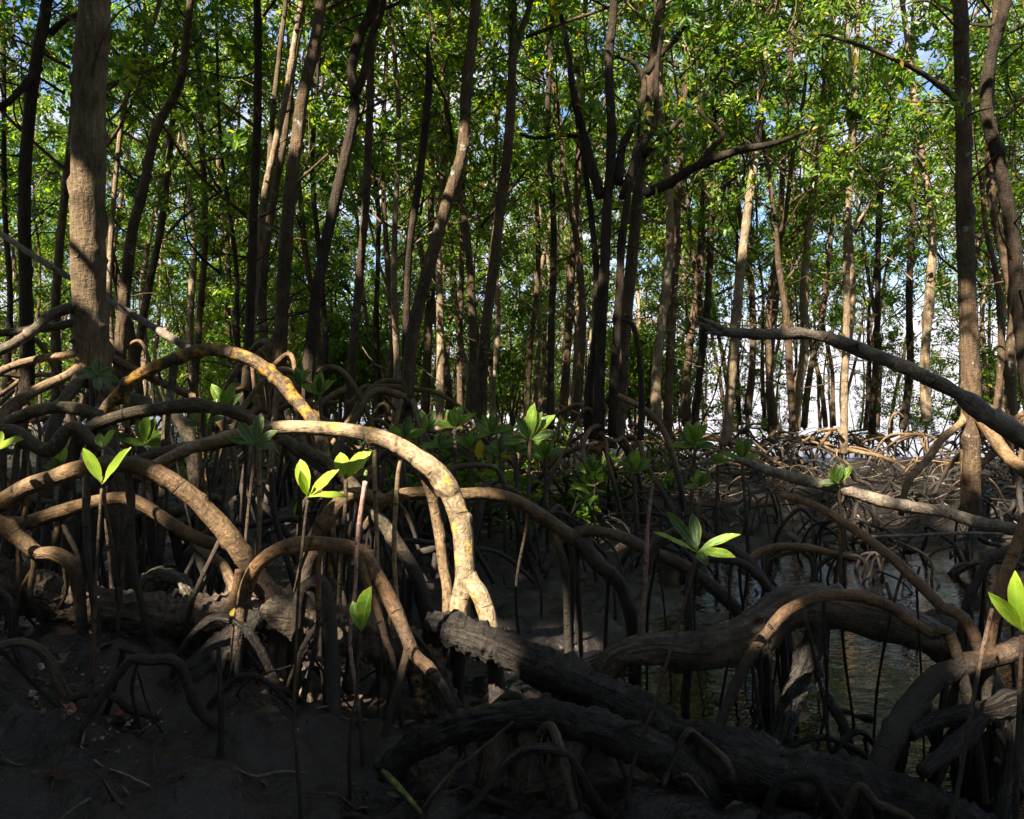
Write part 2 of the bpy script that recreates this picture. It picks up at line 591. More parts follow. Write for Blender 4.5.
for q in [(418, 458, 3.3), (436, 472, 3.2), (452, 498, 3.2), (462, 528, 3.2), (466, 560, 3.15), (468, 590, 3.15), (478, 606, 3.15), (446, 560, 3.2)]:
    fleck(*q, .105)
for q in [(88, 222, 5.5, .14), (87, 245, 5.5, .17), (88, 272, 5.5, .14), (50, 382, 5.4, .16), (25, 365, 5.4, .12)]:
    fleck(*q)
for q in [(318, 478, 2.2, .09), (106, 465, 2.35, .085), (352, 466, 3.45, .10), (732, 540, 2.5, .04), (1012, 600, 2.3, .10), (6, 440, 2.8, .08)]:
    fleck(*q)
for q in [(285, 390, 4.2, .10), (302, 410, 4.2, .10), (268, 374, 4.2, .08), (165, 337, 5.8, .2), (140, 320, 5.8, .15)]:
    fleck(*q)
for q in [(200, 500, 3.0, .16, .8), (232, 540, 3.05, .15, .8), (160, 474, 3.0, .14, .6), (90, 508, 3.3, .12, .8), (130, 500, 3.3, .1, .7), (320, 548, 2.7, .1, .6), (385, 590, 2.7, .1, .6),
          (40, 552, 2.9, .08, .8), (880, 545, 3.0, .1, .5), (600, 532, 3.6, .1, .4), (470, 496, 3.6, .1, .4)]:
    fleck(*q)
for q in [(968, 440, 7.0, .18), (1005, 450, 6.6, .25), (940, 450, 7, .2, .7), (620, 440, 9.5, .5, .6), (700, 450, 9.5, .6, .5), (780, 455, 9.5, .7, .5), (860, 460, 9, .7, .5), (560, 430, 10, .5, .7), (900, 480, 7.5, .5, .6), (968, 380, 7, .25, .7),
          (590, 460, 9, .5, .6), (650, 460, 9, .5, .6), (730, 430, 11, .6, .5), (800, 440, 11, .6, .5), (1000, 480, 7.5, .5, .6)]:
    fleck(*q)
for q in [(441, 340, 12.5, .55), (440, 270, 12.5, .4), (362, 245, 8.2, .16), (495, 285, 8.5, .17), (462, 150, 7.8, .14), (410, 250, 8.2, .2), (407, 300, 8.2, .14), (268, 170, 9.5, .25), (246, 380, 8.5, .15), (800, 395, 13, .5), (846, 395, 12, .45), (846, 330, 12, .3),
          (300, 130, 7.5, .12), (308, 390, 7.5, .12), (118, 160, 11, .3), (106, 250, 11, .25), (577, 330, 15, .5), (130, 330, 9, .2)]:
    fleck(*q)
for q in [(70, 700, 2.5, .2, .45), (120, 690, 2.55, .15, .5), (250, 690, 2.7, .15, .4), (800, 341, 4.4, .1, .6), (940, 380, 4.4, .12, .6), (850, 525, 3.2, .12, .7), (905, 570, 2.95, .1, .6), (820, 600, 2.7, .1, .5), (850, 488, 5.8, .15, .6), (940, 512, 5.6, .15, .6)]:
    fleck(*q)
for q in [(520, 425, 6.2, .3, .6), (460, 430, 6.6, .35, .6), (430, 440, 6.4, .3, .6), (145, 440, 4.2, .15, .7), (220, 415, 4.8, .2, .7)]:
    fleck(*q)
FC = np.array([f[0] for f in FLECKS])
FR = np.array([f[1] for f in FLECKS])
FP = np.array([f[2] for f in FLECKS])


def sun_keep(p, rng, ext=.03):
    keep = np.ones(len(p), bool)
    if len(p) < 60:
        v = p[:, None, :] - FC[None]
        t = v @ SUN
        return ~((t > 0) & ((v * v).sum(2) - t * t < (FR + ext) ** 2) & (FP > .75)).any(1)
    for c, r, pr in zip(FC, FR, FP):
        v = p - c
        t = v @ SUN
        dist2 = (v * v).sum(1) - t * t
        hit = (t > 0) & (dist2 < (r + ext) ** 2)
        if pr < 1:
            # cut whole gaps, not single leaves
            hit &= (vn(p * 2.2, 77) * .5 + .5) < pr * .85 + .08
        keep &= ~hit
    return keep


# ------------------------------------------------------------------ trees
def limbs_for(path, rad, z0, rng, n=12, reach=1.9, dens=1.0, up=.55, subs=4):
    """Limb tubes and leaf clump positions for a trunk path (world or local)."""
    path = np.asarray(path, float)
    rad = np.broadcast_to(np.asarray(rad, float), (len(path),))
    zs = path[:, 2]
    top = zs.max()
    tubes, cen, axs = [], [], []
    for k in range(n):
        u = (k + rng.uniform(0, .8)) / n
        z = z0 + (top - z0) * u ** .9
        b = np.array([np.interp(z, zs, path[:, 0]), np.interp(z, zs, path[:, 1]), z])
        r0 = np.interp(z, zs, rad) * rng.uniform(.35, .6)
        az = k * 2.4 + rng.uniform(-.5, .5)
        ln = reach * rng.uniform(.65, 1.2) * (1.1 - .55 * u)
        el = rng.uniform(.15, .75) * up * 1.8
        d = np.array([math.cos(az) * math.cos(el), math.sin(az) * math.cos(el), math.sin(el)])
        q = [b]
        for s in range(4):
            d = unit(d + rng.normal(0, .22, 3) + [0, 0, .12])
            q.append(q[-1] + d * ln / 4)
        q = np.array(q)
        tubes.append((q, np.linspace(r0, r0 * .35, 5)))
        ends = [q]
        for s in range(subs):
            i = rng.randint(1, 4)
            e = unit(d + rng.normal(0, .75, 3) + [0, 0, .15])
            l2 = ln * rng.uniform(.35, .6)
            w = [q[i]]
            for _ in range(3):
                e = unit(e + rng.normal(0, .25, 3) + [0, 0, .06])
                w.append(w[-1] + e * l2 / 3)
            w = np.array(w)
            tubes.append((w, np.linspace(r0 * .5, r0 * .16, 4)))
            ends.append(w)
        for w in ends:
            m = max(2, int(dens * 11 * rng.uniform(.4, 1.3)))
            t = rng.uniform(.62, 1.05, m) * (len(w) - 1)
            for tt in t:
                i = min(int(tt), len(w) - 2)
                pnt = w[i] + (w[i + 1] - w[i]) * (tt - i)
                off = rng.normal(0, 1, 3) * [.15, .15, .07]
                cen.append(pnt + off)
                axs.append(unit(off * 2 + (w[i + 1] - w[i]) + [0, 0, .25]))
    # bare dead twigs below the crown
    lo_ = max(path[0][2] + .8, z0 - 3.2)
    for k in range(int(n * .6)):
        z = rng.uniform(lo_, z0 + .5)
        b = np.array([np.interp(z, zs, path[:, 0]), np.interp(z, zs, path[:, 1]), z])
        az, el = rng.uniform(0, 6.28), rng.uniform(-.2, 1.0)
        d = np.array([math.cos(az) * math.cos(el), math.sin(az) * math.cos(el), math.sin(el)])
        ln = rng.uniform(.3, 1.1)
        q = [b]
        for s in range(3):
            d = unit(d + rng.normal(0, .35, 3))
            q.append(q[-1] + d * ln / 3)
        tubes.append((np.array(q), np.linspace(.012, .004, 4)))
    # leading shoot
    for _ in range(int(10 * dens)):
        off = rng.normal(0, .3, 3)
        cen.append(path[-1] + off)
        axs.append(unit(off + [0, 0, .3]))
    cen, axs = np.array(cen), np.array(axs)
    k = vn(cen * 1.15 + path[0], int(path[0][0] * 50) % 97) > -.30      # whole gaps between leaf masses
    return tubes, cen[k], axs[k]


def prop_roots(base, n, rng, z0=.75, reach=.9, r=.03):
    out = []
    for k in range(n):
        az = k * 6.283 / n + rng.uniform(-.4, .4)
        h = z0 * rng.uniform(.6, 1.35)
        L = reach * rng.uniform(.5, 1.35)
        u = np.array([math.cos(az), math.sin(az), 0])
        b = np.array(base, float)
        q = [b + [0, 0, h], b + u * L * .28 + [0, 0, h * rng.uniform(.95, 1.08)], b + u * L * .6 + [0, 0, h * .75], b + u * L * .86 + [0, 0, h * .36], b + u * L + [0, 0, -.12]]
        q = np.array(q) + rng.normal(0, .05, (5, 3))
        rr = r * rng.uniform(.65, 1.15)
        out.append((q, np.array([rr * 1.25, rr, rr * .9, rr * .85, rr * .8])))
    return out


def build_tree(name, path, rad, label, group=None, bark='bark', z0=None, n=12, reach=1.9, dens=.28, seed=0, roots=0, rz=.5, rr=.03, rreach=.9,
               leafm='leaf', L0=.098, per=19, cull=True, extra=(), rootm='root', sides=12, rough=.07, crown=True, up=.55, more=None):
    rng = np.random.RandomState(seed)
    path = np.asarray(path, float)
    base = path[0].copy()
    root = empty(name, base)
    tag(root, label, 'tree', group)
    mb = MB()
    tube(mb, path, rad, sides, None, rough, seed, 6.0)
    if crown:
        tubes, cen, axs = limbs_for(path, rad, z0, rng, n, reach, dens, up)
        for q, r in tubes:
            if cull and not sun_keep(catmull(q[1:], 16), rng, .02).all():
                continue
            tube(mb, q, r, 6, max(.06, np.linalg.norm(np.diff(q, axis=0), axis=1).sum() / 14), .08, seed, 8)
    else:
        cen, axs = np.zeros((0, 3)), np.zeros((0, 3))
    mb.build('trunk', M[bark], root, base)
    for (q, r, leafy) in extra:
        q = np.asarray(q, float)
        mb = MB()
        tube(mb, q, np.asarray(r, float), 10, .05, .09, seed, 8)
        mb.build('limb', M[bark if bark == 'bark_dark' else 'bark_limb'], root, base)
        if leafy:
            for w in np.linspace(.35, 1.02, leafy):
                i = min(int(w * (len(q) - 1)), len(q) - 2)
                f = w * (len(q) - 1) - i
                c = q[i] + (q[i + 1] - q[i]) * f + rng.normal(0, .14, 3)
                cen = np.vstack([cen, c])
                axs = np.vstack([axs, unit(rng.normal(0, .6, 3) + [0, 0, .5])])
    if more is not None and len(more):
        cen = np.vstack([cen, more])
        axs = np.vstack([axs, unit(rng.normal(0, .5, more.shape) + [0, 0, .6])])
    if len(cen):
        p, d, nr, L, W = clump_leaves(cen, axs, rng, per, L0)
        if cull:
            k = sun_keep(p + d * L[:, None] * .5, rng, .10)
            p, d, nr, L, W = p[k], d[k], nr[k], L[k], W[k]
        mb = MB()
        leaves(mb, p, d, nr, L, W)
        mb.build('crown', M[leafm], root, base, smooth=False)
    if roots:
        zb = gz(base[0], base[1])
        for q, r in prop_roots((base[0], base[1], zb), roots, rng, max(rz, base[2] - zb + .1), rreach, rr):
            mb = MB()
            tube(mb, q, r, 8, .05, .06, seed, 9)
            mb.build('prop_root', M[rootm], root, base)
    return root




def px_path(pts, d, top_z, rng, extra_lean=None):
    """Trunk traced in the picture at distance d, carried on upward to top_z."""
    q = [P(x, y, d) for x, y in pts]
    q.sort(key=lambda a: a[2])
    dirn = q[-1] - q[-2]
    dirn = dirn / dirn[2]
    dirn[:2] = np.clip(dirn[:2], -.25, .25)
    z = q[-1][2]
    # a little depth wander so that a trunk is not flat in one plane
    ph = rng.uniform(0, 6.28)
    for i, a in enumerate(q):
        a[1] += .10 * math.sin(ph + a[2] * .9)
    while z < top_z - .2:
        stp = min(1.2, top_z - z)
        dirn[:2] = dirn[:2] * .8 + rng.normal(0, .05, 2)
        q.append(q[-1] + dirn * stp)
        z = q[-1][2]
    return np.array(q)


def traced(pts, d, wpx, top_z, label, seed, bark='bark', z0=None, taper=.55, base_px=None, **kw):
    rng = np.random.RandomState(seed)
    top_z = top_z if kw.get('crown') is False else 3.2 + .5 * top_z if d > 6 else top_z - 1
    path = px_path(pts, d, top_z, rng)
    r0 = wpx * d / F / 2
    zz = path[:, 2]
    rad = np.where(zz < H + 3.2, r0 * (1.06 - .06 * (zz - zz[0])), 0)
    rad = r0 * (1 - (1 - taper) * np.clip((zz - 1.5) / (top_z - 1.5), 0, 1))
    rad[0] *= 1.15
    rad[-1] = .012
    if z0 is None:
        z0 = H + 410 / F * d * .75
    return build_tree('mangrove_tree', path, rad, label, bark=bark, z0=z0, seed=seed, **kw)


G_MID = 'mangrove trees traced through the middle of the forest'
# ---- the big tree on the left
T1_EXTRA_ROOTS = [
    ([(74, 307, 5.5), (51, 315, 5.4), (33, 331, 5.3), (15, 343, 5.2), (-25, 372, 5.1), (-60, 470, 5.0)], 10, 'root_grey'),
    ([(78, 322, 5.5), (46, 328, 5.5), (20, 331, 5.5), (-20, 340, 5.5), (-60, 380, 5.5), (-80, 480, 5.5)], 8, 'root_grey'),
    ([(76, 352, 5.45), (62, 356, 5.4), (38, 359, 5.35), (0, 372, 5.3), (-30, 400, 5.2), (-40, 500, 5.2)], 8, 'root_pale'),
    ([(80, 368, 5.45), (67, 376, 5.35), (33, 392, 5.2), (5, 412, 5.1), (-20, 450, 5.0), (-30, 540, 5.0)], 10, 'root_pale'),
    ([(95, 372, 5.4), (110, 392, 5.2), (135, 400, 5.1), (165, 412, 5.0), (190, 440, 4.9), (200, 540, 4.9)], 13, 'root_grey'),
    ([(85, 375, 5.4), (70, 392, 5.2), (60, 410, 5.1), (50, 445, 5.0), (46, 540, 5.0)], 12, 'root_grey'),
    ([(95, 375, 5.35), (100, 395, 5.2), (112, 430, 5.05), (118, 560, 5.0)], 11, 'root_grey'),
    ([(92, 375, 5.3), (93, 400, 5.2), (92, 450, 5.1), (96, 560, 5.05)], 6, 'root_dark'),
    ([(98, 350, 5.6), (125, 365, 5.8), (160, 382, 6.0), (200, 402, 6.1), (230, 440, 6.1), (240, 520, 6.1)], 9, 'root'),
]
t1 = traced([(86, 388), (87, 345), (86, 300), (88, 240), (92, 150), (97, 70), (103, 0)], 5.5, 33, 10.5,
            'big mangrove tree with thick tan trunk, a bright sun patch on it and stilt roots', 11, 'bark_big', 5.4, .6, n=13, reach=2.6, dens=1.3, sides=28, rough=.05)
for i, (pts, w, mm) in enumerate(T1_EXTRA_ROOTS):
    mb = MB()
    q = np.array([P(*a) for a in pts])
    r = w * q[0][1] / F / 2
    tube(mb, q, [r * 1.2] + [r] * (len(q) - 2) + [r * .8], 12, .03, .08, 40 + i, 10)
    mb.build('prop_root', M[mm], t1, np.array(t1.location))

# ---- other traced trees
traced([(22, 395), (24, 330), (28, 200), (35, 120), (42, 60), (50, 0)], 8.5, 13, 11, 'dark mangrove tree left of the thick tan trunk with a bare limb to its left', 12, 'bark_dark', 5.0,
       extra=[([P(41, 66, 8.5), P(30, 78, 8.3), P(15, 96, 8.1), P(-8, 110, 8.0), P(-60, 110, 8)], [.045, .04, .035, .03, .02], 0), ([P(48, 35, 8.5), P(65, 20, 8.4), P(85, 8, 8.3), P(110, -40, 8.2)], [.035, .03, .025, .02], 0)], roots=6)
traced([(104, 420), (105, 300), (110, 205), (124, 110), (140, 72), (164, 0)], 11, 6, 9, 'thin pale leaning tree just right of the thick tan trunk', 13, 'bark_pale', 5.2, roots=5, n=8)
traced([(122, 400), (124, 360), (128, 300), (134, 230), (142, 195), (154, 128), (177, 77), (187, 0)], 9, 12, 10, 'mangrove tree behind the sunlit dead stick, curving rightward at the top', 14, 'bark', 5.0, taper=.3, roots=6)
traced([(246, 410), (247, 340), (249, 260), (251, 200), (257, 100), (259, 0)], 8.5, 10, 10.5, 'straight dark slim tree left of the twin-stemmed pale tree', 15, 'bark_dark', 4.8, roots=6)
traced([(250, 400), (252, 330), (258, 280), (266, 205), (277, 150), (288, 95), (301, 0)], 9.5, 8, 10, 'pale twin-stemmed leaning tree whose stems part at mid height', 16, 'bark_pale', 5.6, roots=5,
       extra=[([P(268, 190, 9.5), P(273, 113, 9.55), P(280, 50, 9.6), P(287, -10, 9.6), P(292, -90, 9.6)], [.035, .032, .03, .026, .015], 8)])
traced([(277, 395), (281, 340), (285, 290), (292, 205), (300, 140), (305, 100), (316, 45), (320, 0)], 7.5, 14, 11, 'sturdy grey-brown tree leaning right, beside the twisted black trunk', 17, 'bark', 4.6, roots=7, sides=18)
traced([(308, 420), (311, 370), (317, 300), (326, 240), (334, 200), (347, 138), (353, 102), (350, 64), (358, 30), (371, 0)], 7.5, 12, 10.5, 'twisted blackish tree with an S-bend near the top', 18, 'bark_dark', 5.0, roots=6, sides=16,
       extra=[([P(352, 98, 7.5), P(362, 80, 7.5), P(370, 40, 7.5), P(382, 10, 7.5), P(392, -60, 7.5)], [.04, .036, .032, .028, .02], 6)])
traced([(346, 425), (348, 390), (353, 333), (360, 264), (366, 205), (371, 120), (373, 60), (378, 0)], 8.2, 9, 10, 'slim grey-brown tree right of the twisted black trunk', 19, 'bark', 5.0, roots=6)
traced([(407, 425), (409, 395), (414, 333), (429, 269), (446, 205), (462, 150), (466, 85), (475, 0)], 7.8, 13, 11, 'brown tree with a strong curve to the right, at the middle left', 20, 'bark', 4.9, roots=7, sides=18)
traced([(404, 420), (405, 330), (408, 250), (418, 190), (427, 120), (430, 75), (428, 47)], 8.2, 8, 4.75, 'broken bare snag with a flat snapped top beside the curved brown tree', 21, 'bark_dark', crown=False, taper=.9, roots=5)
traced([(480, 425), (483, 359), (493, 269), (501, 205), (508, 150), (512, 80), (512, 0)], 8.5, 11, 11, 'upright brown tree with a sun-warmed patch, left of the many-branched tree', 22, 'bark', 4.8, roots=7,
       extra=[([P(511, 70, 8.5), P(520, 35, 8.5), P(530, 5, 8.5), P(545, -60, 8.4)], [.04, .035, .03, .02], 6)])
# the many-branched tree in the middle
E = 8.0
BR = [([P(612, 440, E - .1), P(614, 380, E - .1), P(619, 300, E - .1), P(622, 240, E - .1), P(632, 170, E - .1), P(640, 120, E - .1)], [.05, .045, .04, .035, .03, .015], 5),
      ([P(588, 442, E), P(590, 380, E), P(598, 310, E), P(593, 230, E + .1), P(583, 150, E + .1), P(577, 60, E + .1)], [.045, .038, .036, .032, .026, .015], 5),
      ([P(603, 205, E), P(585, 140, E - .1), P(574, 95, E - .2), P(568, 50, E - .3), P(560, 10, E - .35)], [.055, .045, .036, .028, .02], 10),
      ([P(618, 190, E), P(622, 150, E + .1), P(640, 110, E + .1), P(644, 80, E + .2), P(632, 62, E + .2), P(615, 55, E + .2)], [.05, .04, .034, .03, .024, .015], 7),
      ([P(644, 78, E + .1), P(660, 55, E + .1), P(675, 40, E + .1), P(690, 20, E), P(718, 5, E)], [.034, .03, .026, .02, .014], 8),
      ([P(620, 205, E), P(640, 150, E - .1), P(655, 120, E - .1), P(657, 70, E - .15), P(664, 20, E - .2)], [.05, .04, .034, .026, .016], 9),
      ([P(640, 195, E), P(665, 185, E - .1), P(690, 170, E - .2), P(712, 160, E - .3), P(740, 150, E - .4), P(775, 143, E - .4), P(815, 128, E - .4)], [.05, .05, .045, .042, .036, .026, .015], 5),
      ([P(697, 168, E - .2), P(715, 145, E - .25), P(722, 135, E - .3), P(705, 118, E - .3), P(695, 105, E - .3)], [.032, .028, .022, .018, .012], 6),
      ([P(640, 160, E), P(670, 130, E + .1), P(690, 110, E + .1), P(715, 80, E + .15), P(730, 50, E + .2)], [.04, .03, .026, .02, .012], 8),
      ([P(582, 137, E), P(560, 135, E), P(535, 138, E), P(515, 132, E)], [.025, .02, .016, .01], 4)]
traced([(597, 440), (598, 400), (600, 330), (604, 260), (607, 205), (612, 140), (610, 60), (615, 0)], E, 11, 9.5, 'dark many-branched tree at the middle with a long limb reaching right', 23, 'bark_dark', 4.9, roots=8, extra=BR, sides=20, rough=.12, reach=2.2)
traced([(618, 440), (622, 390), (626, 330), (632, 270), (638, 200), (645, 120), (655, 40), (660, 0)], E + .5, 13, 9.5, 'brown stem standing close behind the many-branched tree', 24, 'bark', 5.2, roots=6)
traced([(640, 442), (642, 390), (636, 330), (630, 315), (624, 318)], 7.0, 6, 1.8, 'black crooked dead stump with a hooked tip beside the many-branched tree', 25, 'bark_dark', crown=False, taper=.8)
traced([(727, 447), (730, 400), (734, 330), (741, 250), (750, 185), (757, 140), (765, 70)], 11, 10, 10, 'pale grey mottled tree behind the tip of the dead branch', 26, 'bark_pale', 5.5, roots=8, rootm='root_pale')
traced([(667, 440), (668, 380), (672, 300), (676, 225), (684, 120), (690, 20)], 12, 9, 10, 'brown slim tree between the many-branched tree and the mottled pale one', 27, 'bark', 4.8, roots=6)
# right hand tree
traced([(964, 520), (965, 470), (967, 400), (968, 300), (969, 200), (970, 100), (967, 40), (965, 0)], 6.8, 17, 11, 'straight dark-brown tree on the right behind the dead branch, with a long thin limb', 28, 'bark', 5.2, roots=0, sides=22,
       extra=[([P(966, 108, 6.8), P(945, 90, 6.7), P(920, 72, 6.6), P(885, 55, 6.5), P(850, 42, 6.5), P(815, 33, 6.5)], [.026, .024, .021, .018, .014, .008], 5)])
for i, (pts, w, mm) in enumerate([
        ([(968, 395, 6.8), (985, 425, 6.6), (1008, 456, 6.4), (1035, 485, 6.2), (1050, 560, 6.2)], 12, 'root'),
        ([(966, 410, 6.8), (961, 423, 6.7), (943, 438, 6.6), (928, 459, 6.5), (908, 482, 6.4), (900, 520, 6.4)], 7, 'root_pale'),
        ([(970, 400, 6.8), (1000, 415, 6.9), (1030, 440, 7.0), (1045, 520, 7.0)], 9, 'root'),
        ([(968, 440, 6.8), (967, 465, 6.75), (966, 520, 6.7)], 13, 'root_pale')]):
    t15 = [o for o in C.objects if o.get('label', '').startswith('straight dark-brown tree on the right')][0]
    q = np.array([P(*a) for a in pts])
    r = w * q[0][1] / F / 2
    mb = MB()
    tube(mb, q, [r * 1.25] + [r] * (len(q) - 2) + [r * .7], 12, .03, .08, 60 + i, 10)
    mb.build('prop_root', M[mm], t15, np.array(t15.location))
traced([(1035, 440), (1026, 330), (1018, 230), (1005, 165), (988, 105), (992, 50), (1003, 0)], 8, 14, 10, 'dark bent tree at the right edge crossing behind the straight one', 29, 'bark_dark', 4.4, roots=6)
traced([(1010, 450), (1006, 380), (1012, 300), (1003, 240), (995, 180)], 10, 10, 9, 'grey-brown tree at the right edge behind the bent dark one', 30, 'bark', 4.4, roots=6)
MISC = [([(440, 432), (441, 360), (440, 300), (438, 240), (445, 150)], 12.5, 8, 'bark_pale', 'pale sunlit trunk right of the curved brown tree'),  # pale bark holds part of this trunk's sunlight in its colour
        ([(461, 430), (460, 350), (462, 260), (463, 180), (470, 60)], 13.5, 6, 'bark', 'thin brown tree behind the upright brown one'),
        ([(550, 430), (551, 330), (554, 230), (548, 120), (552, 20)], 11.5, 7, 'bark_dark', 'thin dark tree left of the many-branched tree'),
        ([(562, 430), (568, 330), (572, 260), (580, 150), (585, 40)], 12.5, 8, 'bark', 'brown tree with small low leaves left of the many-branched tree'),
        ([(575, 425), (577, 340), (579, 250), (578, 160)], 15, 7, 'bark_pale', 'pale thin stem beside the many-branched tree'),
        ([(797, 432), (800, 390), (806, 350), (804, 280), (812, 180)], 13, 9, 'bark_pale', 'pale tree under the dead branch, against the bright water'),
        ([(845, 455), (847, 390), (849, 310), (846, 230), (852, 120)], 12, 7, 'bark_pale', 'tan slim tree with forked lit limbs under the dead branch'),
        ([(695, 440), (700, 380), (706, 320), (710, 230), (715, 100)], 13, 7, 'bark_dark', 'dark slim tree at the tip of the dead branch'),
        ([(774, 440), (770, 370), (776, 280), (782, 180)], 14.5, 7, 'bark', 'brown tree between two pale trunks under the dead branch'),
        ([(870, 440), (872, 390), (878, 320), (880, 200)], 17, 6, 'bark_dark', 'thin dark tree against the bright water at right'),
        ([(905, 430), (912, 370), (908, 290), (915, 150)], 15, 7, 'bark_dark', 'dark thin tree just left of the straight right-hand trunk'),
        ([(195, 410), (200, 320), (203, 230), (200, 120)], 13, 7, 'bark', 'grey tree behind the arched root with orange lichen'),
        ([(58, 400), (60, 300), (66, 200), (72, 100), (80, 0)], 11, 9, 'bark', 'grey-brown tree half hidden behind the thick tan trunk'),
        ([(5, 400), (6, 300), (3, 200), (8, 80)], 12, 6, 'bark_dark', 'thin dark tree at the left edge'),
        ([(322, 420), (325, 340), (320, 250), (314, 170), (318, 60)], 12, 6, 'bark_dark', 'thin dark tree behind the twisted black trunk'),
        ([(386, 425), (392, 340), (388, 260), (383, 160), (386, 40)], 13, 6, 'bark', 'thin brown tree between the slim grey-brown one and the broken snag'),
        ([(526, 430), (530, 350), (538, 270), (536, 160), (540, 50)], 14, 6, 'bark', 'thin brown tree midway between the upright brown and many-branched trees')]
for i, (pts, d, w, bk, lb) in enumerate(MISC):
    traced(pts, d, w, 9.5 + (i % 4) * .8, lb, 100 + i, bk, 3.6 + (i % 3) * .8, roots=5, n=10, dens=.26, reach=1.7, leafm='leaf' if i % 2 else 'leaf_far', rootm='root_pale' if pts[0][0] > 540 else 'root')

# ---- trees whose crowns roof the foreground, standing outside the picture on the sun's side
SHADE = [(-4.6, 2.4), (-6.6, -.6), (-2.3, -1.5), (-8.6, 2.6), (-6.2, 5.6), (-1.4, -2.6), (-10.6, 5.4), (-8.4, 8.2), (-5.4, -4.0), (1.8, -1.8), (4.6, 1.6), (-9.8, -2.6), (5.6, 5.0), (-2.6, -5.0), (-11.6, 1.0), (-7.4, 1.2), (-5.2, -2.2), (-7.8, -4.4), (-6.0, 3.6), (-3.2, .4), (-9.6, .4), (-9.8, 3.8), (-7.0, 7.4), (-12.6, 3.2), (.6, -4.2), (3.4, -3.4), (-4.2, -6.4), (-1.0, -6.2), (-7.2, -6.6), (-2.2, -3.6), (-6.8, 2.2), (-4.6, .6), (-3.0, -7.6), (-5.6, -5.6), (-6.8, -8.0), (-1.6, -4.4), (-4.4, -3.2), (.4, -6.0), (-8.4, -6.0), (-2.8, -9.0), (1.6, -7.6)]
rngC = np.random.RandomState(88)
bx, by = rngC.uniform(-2.6, 3.0, 900), rngC.uniform(1.2, 3.9, 900)
bh = rngC.uniform(6.0, 10.0, 900)
BEAM = np.stack([bx, by, np.zeros(900)], 1) + (SUN / SUN[2])[None] * bh[:, None]  # extra unseen leaf clumps added along the sun's rays to shade the foreground
tx, ty, tz = rngC.uniform(-4.5, 5.5, 1100), rngC.uniform(4.8, 9.2, 1100), rngC.uniform(.4, 6.5, 1100)
th = rngC.uniform(4.5, 9.0, 1100)
TB = np.stack([tx, ty, tz], 1) + (SUN / SUN[2])[None] * th[:, None]  # more added clumps, up-sun of the trunks, to break their sunlight
TB = TB[(TB[:, 2] > 1.6 + .62 * np.maximum(TB[:, 1], 0)) & (TB[:, 2] < 13) & (vn(TB * .9, 5) > -.12)]
for (x0, y0, za, zb, cnt) in [(-2.9, 5.4, 2.6, 5.2, 200), (-2.9, 5.4, .9, 1.55, 30), (3.9, 6.8, 1.6, 4.6, 110), (.9, 8.0, .6, 4.5, 260), (3.2, 11, 1.6, 5, 90), (-2.1, 7.5, .9, 4.5, 70), (-1.5, 7.5, 2.2, 4.6, 60)]:
    q = np.stack([rngC.normal(x0, .12, cnt), rngC.normal(y0, .1, cnt), rngC.uniform(za, zb, cnt)], 1)
    TB = np.vstack([TB, q + (SUN / SUN[2])[None] * np.maximum(rngC.uniform(4.0, 9.0, cnt), 1.62 * y0 * .45)[:, None]])
BEAM = np.vstack([BEAM, TB[TB[:, 2] > 1.8 + .6 * np.maximum(TB[:, 1], 0)]])
OWN = np.argmin(((BEAM[:, None, :2] - np.array(SHADE)[None]) ** 2).sum(2), 1)
for i, (x, y) in enumerate(SHADE):
    rng = np.random.RandomState(300 + i)
    z = gz(x, y) + .7
    hh = rng.uniform(9.5, 11.5)
    path = [np.array([x, y, z])]
    while path[-1][2] < hh:
        path.append(path[-1] + [rng.normal(0, .1), rng.normal(0, .1), 1.3])
    rad = np.linspace(.10, .02, len(path))
    build_tree('mangrove_tree', path, rad, 'mangrove tree outside the view whose crown shades the foreground roots', 'trees around the viewer', 'bark', 5.0, 16, 2.6, 1.4, 300 + i, 5, leafm='leaf', L0=.165, per=13, more=BEAM[OWN == i])

# ---- forest behind: prototypes copied about
PROTO = []


def make_bush(k):
    """A young mangrove: many stems leaved almost to the mud."""
    rng = np.random.RandomState(700 + k)
    root = empty('young_mangrove', (0, 0, 0))
    mb = MB()
    cen, axs = [], []
    hh = [3.6, 5.2, 2.6][k]
    for j in range(5):
        az = j * 1.3 + rng.uniform(0, .6)
        q = [np.array([.05 * math.cos(az), .05 * math.sin(az), 0])]
        d = np.array([.28 * math.cos(az), .28 * math.sin(az), 1.])
        h2 = hh * rng.uniform(.6, 1.05)
        while q[-1][2] < h2:
            d[:2] = d[:2] * .9 + rng.normal(0, .09, 2)
            q.append(q[-1] + d * .55)
        q = np.array(q)
        r = np.linspace(.028, .008, len(q))
        tube(mb, q, r, 6, .2, .08, k, 6)
        tb, c, a = limbs_for(q, r, .7, rng, 9, [.9, 1.2, .7][k], .34, .5, 2)
        for w_, r_ in tb:
            tube(mb, w_, np.maximum(r_, .004), 4, .2, 0, k)
        cen.append(c)
        axs.append(a)
    mb.build('trunk', M['bark'], root)
    p, dd, nr, L, W = clump_leaves(np.concatenate(cen), np.concatenate(axs), rng, 14, .10)
    mb = MB()
    leaves(mb, p, dd, nr, L, W)
    mb.build('crown', M['leaf_far' if k else 'leaf'], root, smooth=False)
    return root


